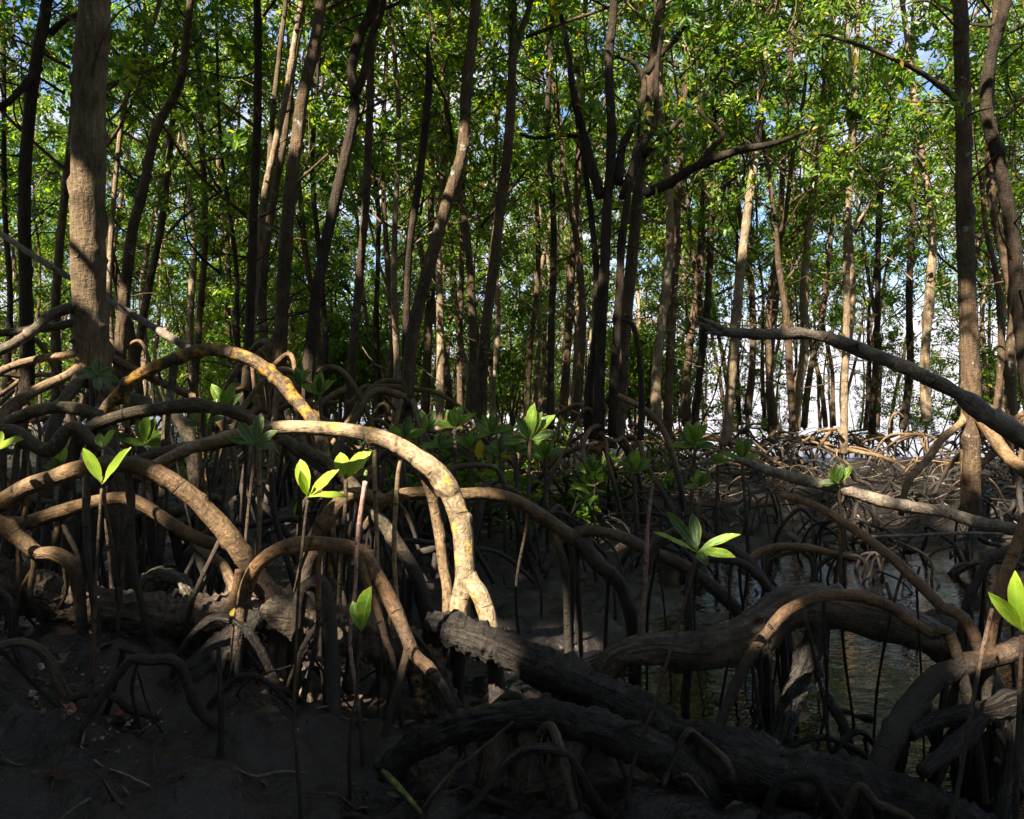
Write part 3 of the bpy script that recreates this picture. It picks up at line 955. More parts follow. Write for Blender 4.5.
def make_proto(k):
    rng = np.random.RandomState(500 + k)
    hh = [8.4, 9.6, 7.8, 10.6, 7.0, 5.6][k]
    path = [np.array([0, 0, .55])]
    d = np.array([rng.normal(0, .06), rng.normal(0, .06), 1.])
    while path[-1][2] < hh:
        d[:2] = d[:2] * .7 + rng.normal(0, .07, 2)
        path.append(path[-1] + d * .9)
    path = np.array(path)
    rad = np.linspace([.062, .072, .052, .080, .048, .04][k], .012, len(path))
    z0 = [2.8, 3.2, 2.4, 3.6, 2.0, 1.4][k]
    root = empty('mangrove_tree', (0, 0, 0))
    mb = MB()
    tube(mb, path, rad, 9, .2, .09, 500 + k, 5)
    tubes, cen, axs = limbs_for(path, rad, z0, rng, [19, 20, 17, 21, 15, 13][k], [2.0, 2.1, 1.9, 2.2, 1.7, 1.3][k], [.25, .25, .29, .24, .40, .55][k], .5)
    for q, r in tubes:
        tube(mb, q, r, 5, max(.12, np.linalg.norm(np.diff(q, axis=0), axis=1).sum() / 7), .06, k, 8)
    mb.build('trunk', M[['bark', 'bark_pale', 'bark_dark', 'bark', 'bark_pale', 'bark'][k]], root)
    p, dd, nr, L, W = clump_leaves(cen, axs, rng, 21, .105)
    mb = MB()
    leaves(mb, p, dd, nr, L, W)
    mb.build('crown', M['leaf_far' if k % 2 == 0 else 'leaf'], root, smooth=False)
    for q, r in prop_roots((0, 0, 0), 7, rng, .45, .9, .020):
        mb = MB()
        tube(mb, q, r, 6, .09, .06, k, 9)
        mb.build('prop_root', M['root' if k % 2 else 'root_dark'], root)
    return root


LAB = ['slender grey-brown forest tree standing far back among many alike', 'slender pale-barked forest tree standing far back among many alike', 'dark slender forest tree with low foliage far back among many alike',
       'tall grey-brown forest tree standing far back among many alike', 'short pale-barked forest tree with leaves low down far back', 'young leafy tree of the understorey deep in the forest']
GRP = ['grey-brown trees of the forest behind', 'pale-barked trees of the forest behind', 'dark trees of the forest behind', 'tall trees of the forest behind', 'short trees of the forest behind', 'young understorey trees of the forest behind']
for k in range(6):
    PROTO.append(make_proto(k))
used = [False] * 6
rngF = np.random.RandomState(99)
spots = []
tries = 0
BANDS = [(10.5, 16, 38, 1.0), (16, 25, 82, 1.1), (25, 36, 42, 1.5), (36, 48, 16, 1.8)]
for lo, hi, cnt, gap in BANDS:
    c = 0
    tries = 0
    while c < cnt and tries < 4000:
        tries += 1
        y = rngF.uniform(lo, hi)
        px = rngF.uniform(-130, 1150)
        x = (px - CX) / F * y
        # the creek beyond the trees on the right
        if px > 640 and y > 30 and rngF.rand() < .72:
            continue
        if px > 640 and y > 36:
            continue
        if px > 640 and y > 24 and rngF.rand() < .3:
            continue
        if 690 < px < 950 and y > 13 and rngF.rand() < .6:
            continue
        if any((x - a) ** 2 + (y - b) ** 2 < gap ** 2 for a, b in spots):
            continue
        spots.append((x, y))
        c += 1
for i, (x, y) in enumerate(spots):
    px = x / y * F + CX
    k = rngF.choice(6, p=[.17, .27, .10, .15, .21, .10])
    if k in (5, 4) and px > 620:
        k = (0, 2)[i % 2]
    src = PROTO[k]
    rz, s = rngF.uniform(0, 6.28), rngF.uniform(.85, 1.15)
    if used[k]:
        o = src.copy()
        C.objects.link(o)
        for ch in src.children:
            cc = ch.copy()
            C.objects.link(cc)
            cc.parent = o
    else:
        o = src
        used[k] = True
    o.location = (x, y, max(gz(x, y), WATER) - .02)
    o.rotation_euler = (rngF.normal(0, .025), rngF.normal(0, .025), rz)
    o.scale = (s, s, s)
    tag(o, LAB[k], 'tree', GRP[k])

BUSH = [make_bush(k) for k in range(3)]
busy = [False] * 3
BL = ['bushy young mangrove leaved to the ground among the far trunks', 'tall bushy young mangrove filling gaps between far trunks', 'low bushy young mangrove at the feet of far trunks']
rngB = np.random.RandomState(41)
nb = 0
while nb < 120:
    px = rngB.uniform(-120, 1140)
    y = rngB.uniform(15, 46) if px < 640 else rngB.uniform(13, 26)
    if nb > 64:
        px, y = rngB.uniform(-100, 690), rngB.uniform(34, 54)
    if 690 < px < 960 or px > 640 and nb < 65 and rngB.rand() < .5:
        continue
    k = rngB.choice(3, p=[.35, .45, .2])
    if busy[k]:
        o = BUSH[k].copy()
        C.objects.link(o)
        for ch in BUSH[k].children:
            cc = ch.copy()
            C.objects.link(cc)
            cc.parent = o
    else:
        o = BUSH[k]
        busy[k] = True
    x = (px - CX) / F * y
    s_ = rngB.uniform(.8, 1.3)
    o.location = (x, y, max(gz(x, y), WATER) - .02)
    o.rotation_euler = (0, 0, rngB.uniform(0, 6.28))
    o.scale = (s_, s_, s_)
    tag(o, BL[k], 'tree', BL[k].split(' mangrove')[0] + ' mangroves of the forest behind')
    nb += 1

for i in range(112):  # unseen trees and bushes added to cut light from behind and beside
    src = PROTO[rngB.randint(0, 5)] if i < 54 else BUSH[rngB.randint(0, 2)]
    o = src.copy()
    C.objects.link(o)
    for ch in src.children:
        if ch.name.startswith('prop_root'):
            continue
        cc = ch.copy()
        C.objects.link(cc)
        cc.parent = o
    x, y = rngB.uniform(-22, 24), rngB.uniform(-24, -9)
    if i % 3 == 0:
        x, y = rngB.uniform(9, 22), rngB.uniform(-8, 8)
    if i >= 54:
        x, y = [(rngB.uniform(-9, 9), rngB.uniform(-7.5, -3.0)), (rngB.uniform(6, 10), rngB.uniform(-5, 4.5)), (rngB.uniform(-11, -6.5), rngB.uniform(-4, 4.5))][(i % 4) % 3]
        s_ = rngB.uniform(.8, 1.1)
        o.scale = (s_, s_, s_)
    o.location = (x, y, gz(x, y))
    o.rotation_euler = (0, 0, rngB.uniform(0, 6.28))
    tag(o, 'forest tree standing out of view behind or beside the viewer', 'tree', 'trees around and behind the viewer')

for i in range(14):
    src = PROTO[(1, 3, 0)[i % 3]]
    o = src.copy()
    C.objects.link(o)
    for ch in src.children:
        cc = ch.copy()
        C.objects.link(cc)
        cc.parent = o
    y = rngB.uniform(18, 33)
    x = (700 + 250 * (i + rngB.uniform(0, .9)) / 18 - CX) / F * y
    s_ = rngB.uniform(.62, .85)
    o.location = (x, y, max(gz(x, y), WATER) - .02)
    o.scale = (s_, s_, s_ * 1.1)
    o.rotation_euler = (rngB.normal(0, .04), rngB.normal(0, .04), rngB.uniform(0, 6.28))
    tag(o, 'thin forest tree silhouetted against the bright creek at right, one of many alike', 'tree', 'thin trees against the bright creek')
for (px, y, s_) in [(905, 17, .55), (925, 20, .7), (745, 19, .6), (780, 22, .6), (870, 24, .6)]:
    o = BUSH[1].copy()
    C.objects.link(o)
    for ch in BUSH[1].children:
        cc = ch.copy()
        C.objects.link(cc)
        cc.parent = o
    x = (px - CX) / F * y
    o.location = (x, y, gz(x, y))
    o.scale = (s_, s_, s_)
    o.rotation_euler = (0, 0, px)
    tag(o, 'small leafy young mangrove standing against the bright creek beyond the trees', 'tree', 'young mangroves against the bright creek')

# ------------------------------------------------------------------ foreground roots, traced
ROOTS = 0
rngH = np.random.RandomState(19)


def to_ground(q, r):
    for flip in (False, True):
        if flip:
            q, r = q[::-1], r[::-1]
        d = unit(q[-1] - q[-2])
        zg = gz(q[-1][0], q[-1][1])
        if d[2] < -.3 and zg - .03 < q[-1][2] < zg + .55:
            n = q[-1] + np.array([d[0] * .12, d[1] * .12, 0])
            n[2] = zg - .10
            if n[2] < q[-1][2] - .03:
                q, r = np.vstack([q, n]), np.append(r, r[-1])
        if flip:
            q, r = q[::-1], r[::-1]
    return q, r


def root(name, label, pts, wid, mat, cat='root', sides=18, rough=.10, freq=11, seed=None, branches=(), shag=0, group=None, step=.014, wob=.012, ends=(True, True), feet=0):
    """pts = (px, py, metres); wid = widths in picture pixels at these points."""
    global ROOTS
    ROOTS += 1
    seed = seed if seed is not None else 900 + ROOTS * 7

    def tub(mb, pts, wid, sd, sides):
        q = np.array([P(*a) for a in pts])
        r = np.interp(np.linspace(0, 1, len(q)), np.linspace(0, 1, len(wid)), wid) * q[:, 1] / F / 2
        q, r = to_ground(q, r)
        tube(mb, q, r, sides, step, rough, sd, freq, ends[0], ends[1], wob, shag)
        return q
    mb = MB()
    q = tub(mb, pts, wid, seed, sides)
    base = q[int(np.argmin(q[:, 2]))].copy()
    o = mb.build(name, M[mat], None, base)
    tag(o, label, cat, group)
    if name == 'prop_root' and mat != 'mudwood_light':
        cc = catmull(q, 60)
        ok = [k for k in range(6, 54) if cc[k][2] > gz(cc[k][0], cc[k][1]) + .28]
        rw = np.mean(wid) * q[:, 1].mean() / F / 2
        for k in (rngH.choice(ok, min(5, len(ok)), replace=False) if len(ok) > 12 else []):
            c0 = cc[k]
            e = c0 + np.array([rngH.normal(0, .10), rngH.normal(.06, .08), 0])
            e[2] = gz(e[0], e[1]) - .06
            mid = (c0 + e) / 2 + rngH.normal(0, .03, 3)
            mb = MB()
            rr_ = rw * rngH.uniform(.22, .5)
            tube(mb, [c0, c0 * .75 + mid * .25 + rngH.normal(0, .01, 3), mid, e], np.array([rr_, rr_ * .9, rr_ * .85, rr_ * .8]), 9, .02, .12, seed + int(k), 12)
            mb.build('side_root', M['root_dark' if rngH.rand() < .6 else mat], o, base)
    for i, b in enumerate(branches):
        bp, bw = b[0], b[1]
        bn = b[2] if len(b) > 2 else 'side_root'
        bm = b[3] if len(b) > 3 else mat
        mb = MB()
        tub(mb, bp, bw, seed + i + 1, max(10, sides - 4))
        mb.build(bn, M[bm], o, base)
    return o


root('prop_root', 'tan arching root at the lower left, the near one sweeping down to the muddy log',
     [(-60, 560, 2.95), (-25, 520, 3.0), (0, 503, 3.0), (26, 487, 3.0), (77, 468, 3.0), (115, 463, 3.0), (144, 468, 3.0), (179, 487, 3.02), (218, 523, 3.05), (244, 554, 3.07), (262, 582, 3.1), (280, 612, 3.12)], [16, 17, 17, 18, 20, 22], 'root')
root('prop_root', 'lower thinner arching root under the near tan arch, ending in a pointed tip',
     [(-40, 530, 3.3), (0, 524, 3.3), (26, 523, 3.3), (51, 515, 3.3), (85, 506, 3.3), (123, 500, 3.3), (149, 508, 3.3), (179, 526, 3.3), (205, 540, 3.3), (218, 541, 3.3)], [15, 15, 14, 13, 10], 'root')
root('prop_root', 'knobbly elbow of root at the left edge sinking into mud', [(-25, 515, 2.95), (2, 524, 2.95), (22, 540, 2.95), (38, 553, 2.95), (58, 555, 2.95), (74, 570, 2.95), (80, 610, 2.95)], [16, 17, 14, 14, 12], 'root', rough=.14)
root('prop_root', 'shaggy algae-covered little arch above the muddy log', [(140, 625, 3.4), (144, 590, 3.4), (157, 576, 3.4), (178, 577, 3.4), (190, 592, 3.4), (200, 625, 3.4)], [7, 9, 10, 10, 9], 'hairy', rough=.15, shag=.016)
root('prop_root', 'pale scaly short root curving down beside the foot of the near tan arch', [(196, 540, 3.35), (205, 550, 3.3), (224, 564, 3.25), (234, 585, 3.22), (240, 612, 3.2)], [9, 10, 10], 'root_pale')
root('prop_root', 'small orange peg root at the foot of the near tan arch', [(243, 566, 3.0), (240, 584, 3.0), (235, 608, 3.0)], [9, 9, 9], 'root_orange')
root('broken_root', 'straight grey-brown root with a sawn-off end above the near tan arch', [(70, 520, 3.9), (90, 490, 3.85), (115, 470, 3.8), (138, 460, 3.75), (179, 449, 3.7), (218, 441, 3.65), (247, 436, 3.6)], [12, 12, 12, 13, 14], 'root_grey', step=.012)
root('prop_root', 'wavy thick root with a saddle at the left edge above the near tan arch', [(-30, 445, 3.8), (0, 431, 3.8), (20, 434, 3.8), (38, 447, 3.8), (52, 449, 3.8), (66, 432, 3.8), (78, 428, 3.8), (92, 442, 3.8), (110, 458, 3.8), (125, 500, 3.8)], [13, 14, 14, 12, 12], 'root_grey')
root('prop_root', 'mossy arched root at upper left meeting the tall lichen arch', [(-20, 440, 4.1), (0, 425, 4.1), (15, 418, 4.1), (38, 409, 4.1), (62, 405, 4.1), (87, 410, 4.1), (102, 420, 4.1), (112, 450, 4.1), (116, 540, 4.1)], [12, 13, 13, 13, 12, 10], 'root_grey')
root('prop_root', 'tall arched root whose falling end is orange with lichen', [(92, 470, 4.25), (97, 428, 4.25), (105, 411, 4.22), (120, 393, 4.22), (134, 379, 4.2), (154, 368, 4.2), (179, 358, 4.2), (205, 351, 4.2), (226, 352, 4.2), (251, 360, 4.2), (275, 377, 4.2), (291, 395, 4.2), (306, 413, 4.18), (318, 432, 4.15), (325, 470, 4.1), (330, 560, 4.1)], [10, 11, 12, 13, 13, 13, 12, 11], 'root_orange_lichen',
     branches=[([(174, 362, 4.2), (172, 385, 4.18), (169, 405, 4.15), (165, 446, 4.12), (160, 540, 4.1)], [9, 8, 8], 'side_root', 'root_grey')])
root('prop_root', 'long grey root running level behind the sawn-off root', [(60, 530, 4.2), (70, 470, 4.1), (87, 434, 4.0), (115, 420, 3.95), (144, 411, 3.95), (179, 405, 3.95), (205, 405, 3.95), (235, 410, 3.95), (262, 424, 3.95), (285, 440, 3.9), (310, 458, 3.85), (345, 482, 3.7)], [11, 12, 13, 13, 13, 12], 'root_grey')
root('prop_root', 'great sunlit arch at the middle with yellow lichen and forked foot',
     [(150, 470, 3.6), (185, 450, 3.5), (225, 438, 3.4), (265, 431, 3.35), (288, 428, 3.3), (314, 427, 3.3), (345, 428, 3.3), (370, 433, 3.28), (393, 442, 3.25), (414, 455, 3.22), (434, 470, 3.2), (447, 486, 3.2), (455, 503, 3.2), (462, 528, 3.18), (465, 554, 3.16), (467, 578, 3.15), (461, 612, 3.15), (459, 655, 3.15)], [11, 12, 13, 14, 15, 17, 20, 22, 21, 21, 22, 15], 'root_lichen', sides=24, rough=.09, step=.011,
     branches=[([(466, 572, 3.16), (473, 585, 3.14), (482, 598, 3.12), (490, 622, 3.1), (496, 655, 3.08)], [19, 18, 17, 17], 'side_root'),
               ([(412, 455, 3.23), (421, 466, 3.26), (428, 482, 3.29), (434, 500, 3.31), (440, 530, 3.32), (445, 565, 3.31), (449, 592, 3.30), (447, 650, 3.28)], [10, 9, 10, 11, 11], 'side_root', 'root_pale')])
root('prop_root', 'orange-brown arch at lower middle with cracked bend and branching leg',
     [(238, 640, 2.75), (244, 600, 2.75), (252, 576, 2.72), (262, 561, 2.7), (277, 550, 2.7), (293, 544, 2.7), (311, 542, 2.7), (332, 544, 2.7), (350, 547, 2.7), (364, 556, 2.7), (373, 570, 2.7), (384, 588, 2.68), (396, 610, 2.65), (407, 636, 2.62), (416, 655, 2.6), (434, 674, 2.57), (450, 704, 2.52), (460, 745, 2.5)], [14, 13, 13, 14, 15, 16, 16, 15, 13, 11, 9], 'root_orange', sides=20,
     branches=[([(358, 556, 2.68), (365, 580, 2.66), (376, 606, 2.64), (386, 640, 2.62), (394, 664, 2.62)], [8, 8, 6]),
               ([(408, 642, 2.62), (400, 680, 2.58), (389, 718, 2.55), (380, 765, 2.5)], [9, 8, 7])])
root('prop_root', 'brown slanting root falling rightward behind the great sunlit arch', [(300, 445, 3.75), (325, 460, 3.7), (350, 480, 3.65), (366, 503, 3.6), (383, 523, 3.6), (399, 546, 3.6), (414, 569, 3.58), (424, 595, 3.55), (432, 640, 3.55)], [11, 13, 13, 13, 12], 'root_grey')
root('prop_root', 'thick bent root rising left of the slanting one', [(300, 600, 3.5), (312, 545, 3.5), (328, 519, 3.5), (343, 500, 3.52), (360, 492, 3.55), (385, 499, 3.6)], [17, 17, 16, 15, 13], 'root')
root('prop_root', 'long low root running right from the middle and forking over the mud',
     [(360, 530, 3.6), (375, 508, 3.6), (393, 497, 3.6), (422, 492, 3.6), (460, 494, 3.6), (486, 495, 3.62), (512, 501, 3.65), (536, 513, 3.7), (561, 530, 3.72), (578, 540, 3.75), (597, 563, 3.75), (616, 578, 3.75), (626, 600, 3.75), (632, 635, 3.75)], [12, 13, 12, 12, 14, 15, 15, 14, 12], 'root',
     branches=[([(572, 536, 3.74), (588, 531, 3.72), (613, 534, 3.7), (638, 544, 3.65), (659, 555, 3.6), (684, 566, 3.55), (710, 586, 3.5), (738, 612, 3.45), (760, 650, 3.4)], [12, 11, 12, 13, 13]),
               ([(552, 528, 3.72), (558, 550, 3.7), (563, 570, 3.7), (567, 615, 3.7)], [9, 8, 8]),
               ([(573, 545, 3.74), (574, 570, 3.74), (571, 620, 3.74)], [6, 6, 6])])
root('prop_root', 'low humped root beside the water reflections at the middle right', [(648, 575, 3.55), (657, 548, 3.55), (669, 534, 3.55), (687, 531, 3.55), (706, 538, 3.55), (735, 552, 3.5), (760, 575, 3.45), (785, 625, 3.4)], [9, 9, 9, 11, 12], 'root_dark')
root('prop_root', 'thin brown arch right of the leafy seedling', [(690, 600, 3.3), (696, 572, 3.3), (705, 561, 3.3), (728, 561, 3.3), (748, 567, 3.3), (766, 585, 3.3), (780, 620, 3.3)], [8, 8, 9, 8], 'root_dark')
root('prop_root', 'slim orange root with a free tip over the bright water', [(738, 575, 3.5), (754, 556, 3.5), (772, 547, 3.5), (790, 545, 3.5), (815, 547, 3.5), (841, 554, 3.5), (856, 560, 3.5)], [9, 8, 8, 7, 4], 'root_orange')
root('prop_root', 'straight orange-brown root slanting down to the right over the water', [(780, 494, 3.5), (797, 499, 3.4), (815, 506, 3.35), (841, 521, 3.25), (867, 538, 3.15), (892, 558, 3.0), (918, 581, 2.9), (943, 605, 2.8), (980, 645, 2.68)], [6, 8, 9, 10, 11, 11, 12], 'root_orange')
root('prop_root', 'stout root rising from the lower right mud to the right edge', [(1090, 610, 2.7), (1060, 628, 2.7), (1026, 642, 2.68), (995, 655, 2.65), (959, 670, 2.6), (934, 684, 2.58), (908, 713, 2.52), (888, 745, 2.45), (868, 800, 2.4)], [17, 18, 20, 23, 25, 26], 'root_orange', sides=22, rough=.09)
root('prop_root', 'pinkish upright root at the right edge standing on the stout one', [(1030, 515, 2.75), (1020, 542, 2.72), (1006, 574, 2.7), (996, 607, 2.68), (990, 650, 2.66)], [12, 12, 11], 'root_orange')
root('prop_root', 'thin dark arch behind the upright root at the right edge', [(1030, 550, 3.0), (1012, 548, 3.0), (990, 560, 3.0), (974, 586, 3.0), (963, 612, 3.0), (955, 660, 3.0)], [9, 9, 8], 'root_dark')
root('prop_root', 'orange-brown hoop of root over the thick muddy log at right', [(708, 770, 2.6), (720, 727, 2.62), (730, 699, 2.65), (746, 666, 2.68), (766, 637, 2.7), (788, 611, 2.7), (815, 598, 2.7), (841, 594, 2.7), (867, 597, 2.7), (892, 606, 2.68), (910, 619, 2.66), (932, 633, 2.64), (956, 650, 2.6)], [10, 11, 11, 12, 12, 11, 11], 'root_orange')
root('muddy_log', 'thick muddy bent trunk lying under the hoop of root at right', [(590, 720, 3.1), (603, 676, 3.1), (622, 656, 3.1), (655, 648, 3.1), (700, 650, 3.1), (745, 640, 3.1), (775, 618, 3.1), (800, 607, 3.1), (840, 610, 3.1), (890, 622, 3.1), (940, 644, 3.1), (985, 690, 3.1)], [26, 26, 30, 38, 42, 40, 36, 34, 30], 'mudwood_light', 'log', sides=32, rough=.18, freq=8, shag=.008,
     branches=[([(822, 608, 3.1), (816, 640, 3.06), (806, 664, 3.02), (795, 694, 2.97), (778, 745, 2.9)], [20, 19, 20], 'side_root', 'mudwood'),
               ([(812, 645, 3.0), (818, 668, 2.98), (824, 690, 2.95), (835, 712, 2.9), (848, 740, 2.85)], [8, 8, 8], 'side_root', 'mudwood')])
root('muddy_log', 'long black mud-caked log crossing the lower right corner', [(422, 626, 3.0), (445, 630, 3.0), (475, 638, 2.98), (510, 652, 2.94), (574, 682, 2.8), (638, 712, 2.7), (690, 742, 2.6), (766, 772, 2.5), (841, 790, 2.4), (892, 803, 2.35), (943, 822, 2.3), (1000, 850, 2.25), (1060, 900, 2.2)], [24, 28, 30, 34, 40, 46, 52, 52, 50, 50], 'mudwood', 'log', sides=40, rough=.22, freq=9, shag=.016, step=.010)
root('muddy_log', 'smaller muddy log joining the black log from the left', [(385, 775, 2.45), (409, 748, 2.45), (435, 733, 2.45), (462, 724, 2.45), (511, 716, 2.45), (550, 716, 2.48), (590, 726, 2.5), (630, 742, 2.52), (680, 765, 2.5)], [22, 24, 28, 30, 34], 'mudwood', 'log', sides=32, rough=.20, shag=.014,
     branches=[([(496, 715, 2.47), (492, 755, 2.46), (486, 790, 2.44), (476, 850, 2.4)], [26, 24, 28], 'side_root', 'mudwood_light'), ([(521, 715, 2.48), (522, 760, 2.46), (518, 800, 2.44), (520, 860, 2.4)], [24, 22, 26], 'side_root', 'mudwood_light'),
               ([(580, 722, 2.52), (568, 765, 2.5), (560, 800, 2.46), (548, 860, 2.4)], [36, 40, 44], 'side_root', 'mudwood_light')])
root('muddy_log', 'mud-crusted log lying level across the left under the tan arches', [(-60, 570, 3.05), (-20, 582, 3.05), (50, 598, 3.08), (120, 612, 3.1), (200, 618, 3.12), (280, 616, 3.12), (330, 628, 3.12), (380, 642, 3.1), (420, 655, 3.1)], [44, 42, 36, 34, 36, 40, 38, 30], 'mudwood_light', 'log', sides=40, rough=.17, freq=9, shag=.026, step=.009,
     branches=[([(165, 625, 3.1), (163, 645, 3.08), (160, 670, 3.05), (158, 700, 3.0)], [18, 16, 18], 'side_root', 'mudwood'), ([(195, 628, 3.1), (198, 650, 3.05), (200, 690, 3.0)], [14, 12, 14], 'side_root', 'mudwood')])
root('prop_root', 'mud-coated root slanting from the muddy log to the lower left mud', [(262, 622, 2.95), (246, 632, 2.9), (218, 657, 2.8), (179, 686, 2.7), (149, 714, 2.6), (124, 745, 2.5), (105, 800, 2.35)], [22, 26, 26, 24, 20, 16], 'mudwood', sides=28, rough=.18, shag=.016,
     branches=[([(180, 690, 2.68), (170, 715, 2.62), (167, 745, 2.55), (165, 790, 2.5)], [14, 13, 14])])
for i, (pts, w, mt, lb) in enumerate([
        ([(282, 614, 3.1), (268, 660, 3.02), (263, 700, 2.8), (258, 750, 2.7)], [12, 11, 10], 'mudwood_light', 'muddy leg root below the log, leftmost of the legs by the yellow-lime seedling'),
        ([(292, 614, 3.1), (282, 670, 3.02), (276, 720, 2.75), (272, 770, 2.7)], [12, 12, 12], 'mudwood_light', 'muddy leg root below the log beside the seedling with yellow-lime leaves'),
        ([(300, 616, 3.1), (306, 680, 3.02), (311, 732, 2.75), (315, 790, 2.65)], [13, 13, 14], 'mudwood_light', 'muddy leg root slanting right behind the seedling with yellow-lime leaves'),
        ([(290, 680, 2.95), (295, 630, 2.95), (300, 594, 2.92), (312, 582, 2.9), (325, 589, 2.86), (330, 625, 2.8), (332, 680, 2.72), (336, 740, 2.62), (341, 840, 2.45)], [10, 12, 13, 15, 18], 'root_dark', 'tall dark upright hooked root right of the seedling with yellow-lime leaves'),
        ([(230, 634, 2.9), (225, 668, 2.8), (219, 728, 2.6)], [11, 10, 9], 'stem', 'reddish peg root with a small fork standing under the slanting mud root'),
        ([(226, 650, 2.75), (214, 682, 2.65), (196, 728, 2.55)], [5, 6, 6], 'stem', 'thin reddish root splayed left under the slanting mud root'),
        ([(258, 670, 2.7), (246, 705, 2.6), (228, 735, 2.5)], [5, 6, 6], 'mudwood', 'thin muddy root slanting left below the muddy log'),
        ([(222, 640, 2.4), (221, 700, 2.35), (217, 770, 2.3), (214, 850, 2.2)], [5, 6, 7], 'mudwood', 'thin black stick standing in the lower left mud'),
        ([(246, 618, 3.12), (244, 680, 3.0), (250, 730, 2.8)], [10, 9, 10], 'mudwood', 'short muddy leg root right of the reddish pegs')]):
    root('prop_root', lb, pts, w, mt, sides=14, rough=.14)
root('dead_branch', 'weathered dead branch sloping down across the right, pointed at its free end', [(692, 320, 4.4), (706, 325, 4.4), (722, 330, 4.4), (764, 334, 4.4), (815, 341, 4.4), (867, 354, 4.4), (918, 372, 4.4), (956, 388, 4.4), (985, 406, 4.4), (1024, 434, 4.4), (1080, 478, 4.4), (1130, 560, 4.4)], [2, 6, 10, 11, 13, 14, 15, 17, 19, 21, 22], 'deadwood', 'branch', sides=26, rough=.26, freq=9, step=.012, wob=.03,
     branches=[([(722, 329, 4.38), (708, 322, 4.37), (697, 317, 4.36)], [6, 4, 1], 'splinter'), ([(724, 333, 4.38), (712, 331, 4.36), (703, 331, 4.35)], [5, 3, 1], 'splinter'), ([(868, 352, 4.4), (862, 343, 4.35), (860, 337, 4.32)], [7, 5, 3], 'stub')])
root('fallen_log', 'grey fallen pole lying over the root tangle at right, split near its middle', [(735, 459, 6.2), (764, 468, 6.1), (797, 478, 6.0), (828, 486, 5.9), (867, 496, 5.8), (905, 505, 5.7), (949, 514, 5.6), (982, 523, 5.5), (1024, 531, 5.4), (1070, 545, 5.3)], [7, 10, 12, 13, 12, 13, 14], 'greywood', 'log', sides=18, rough=.16, wob=.015)
root('dead_stick', 'thin level stick under the grey fallen pole', [(868, 538, 5.3), (900, 536, 5.3), (950, 534, 5.25), (1005, 534, 5.2)], [3, 4, 3], 'greywood', 'stick', sides=8)
root('dead_stick', 'long straight dead stick leaning past the thick tan trunk, sunlit lower end', [(-30, 222, 6.3), (0, 234, 6.25), (33, 256, 6.2), (69, 278, 6.1), (105, 299, 6.0), (120, 307, 5.95), (154, 328, 5.85), (192, 351, 5.7)], [5, 6, 6, 7, 8], 'greywood', 'stick', sides=12, rough=.1, wob=.01)
root('dead_stick', 'twiggy stick lying in the mud at lower middle', [(415, 825, 2.2), (430, 800, 2.2), (447, 778, 2.22), (473, 756, 2.24), (495, 737, 2.26), (515, 718, 2.28)], [4, 5, 4, 3], 'mudwood_light', 'stick', sides=8, branches=[([(440, 800, 2.2), (455, 792, 2.2), (468, 785, 2.2)], [3, 2], 'twig'), ([(452, 772, 2.22), (460, 760, 2.22), (464, 752, 2.22)], [3, 2], 'twig')])
root('propagule', 'green propagule stuck at a slant in the lower middle mud', [(381, 768, 2.2), (395, 782, 2.2), (419, 810, 2.18)], [3, 6, 4], 'stem_green', 'seedling', sides=10)
root('prop_root', 'muddy shelf of wood at the lower right edge', [(905, 735, 2.45), (940, 720, 2.5), (985, 712, 2.5), (1030, 698, 2.5), (1070, 700, 2.5)], [10, 18, 22, 24], 'mudwood', sides=22, rough=.22, shag=.006,
     branches=[([(985, 715, 2.5), (960, 745, 2.4), (920, 775, 2.3)], [14, 16, 12]), ([(1020, 705, 2.5), (1015, 750, 2.45), (1005, 820, 2.35)], [14, 14, 16])])

rngM = np.random.RandomState(71)
GM, LM = 'mud-black roots around the crossing log', 'thin mud-black root arching out of the mud beside the black log, one of many alike'
for i in range(40):
    d0 = rngM.uniform(2.15, 3.3)
    px0 = rngM.uniform(360, 1020) if i < 28 else rngM.uniform(20, 360)
    x0 = (px0 - CX) / F * d0
    az = rngM.uniform(-.9, .9) + (math.pi if rngM.rand() < .5 else 0)
    ln, top = rngM.uniform(.15, .6), rngM.uniform(.05, .28)
    q = []
    for t in np.linspace(0, 1, 7):
        x, y = x0 + math.cos(az) * ln * t, d0 + math.sin(az) * ln * t * .7
        q.append([x, y, gz(x, y) - .04 + top * (1 - abs(2 * t ** rngM.uniform(.8, 1.2) - 1) ** 2)])
    q = np.array(q) + rngM.normal(0, .010, (7, 3))
    r = rngM.uniform(.006, .017)
    mb = MB()
    tube(mb, q, np.linspace(r * 1.2, r * .6, 7), 10, .014, .18, 40 + i, 14, shag=.003)
    o = tag(mb.build('mud_root', M[['mudwood', 'mudwood', 'root_dark', 'mudwood_light'][i % 4]], None, q[0]), LM, 'root', GM)
    for k in range(i % 3):
        c0 = catmull(q, 30)[rngM.randint(9, 22)]
        e = c0 + np.array([rngM.normal(0, .09), rngM.normal(0, .07), 0])
        e[2] = gz(e[0], e[1]) - .05
        mb = MB()
        tube(mb, [c0, (c0 + e) / 2 + rngM.normal(0, .015, 3), e], np.array([r * .6, r * .5, r * .45]), 7, .016, .15, i, 14)
        mb.build('side_root', M['mudwood'], o, q[0])

# ---- less distinct roots behind: every one its own object
rngR = np.random.RandomState(5)


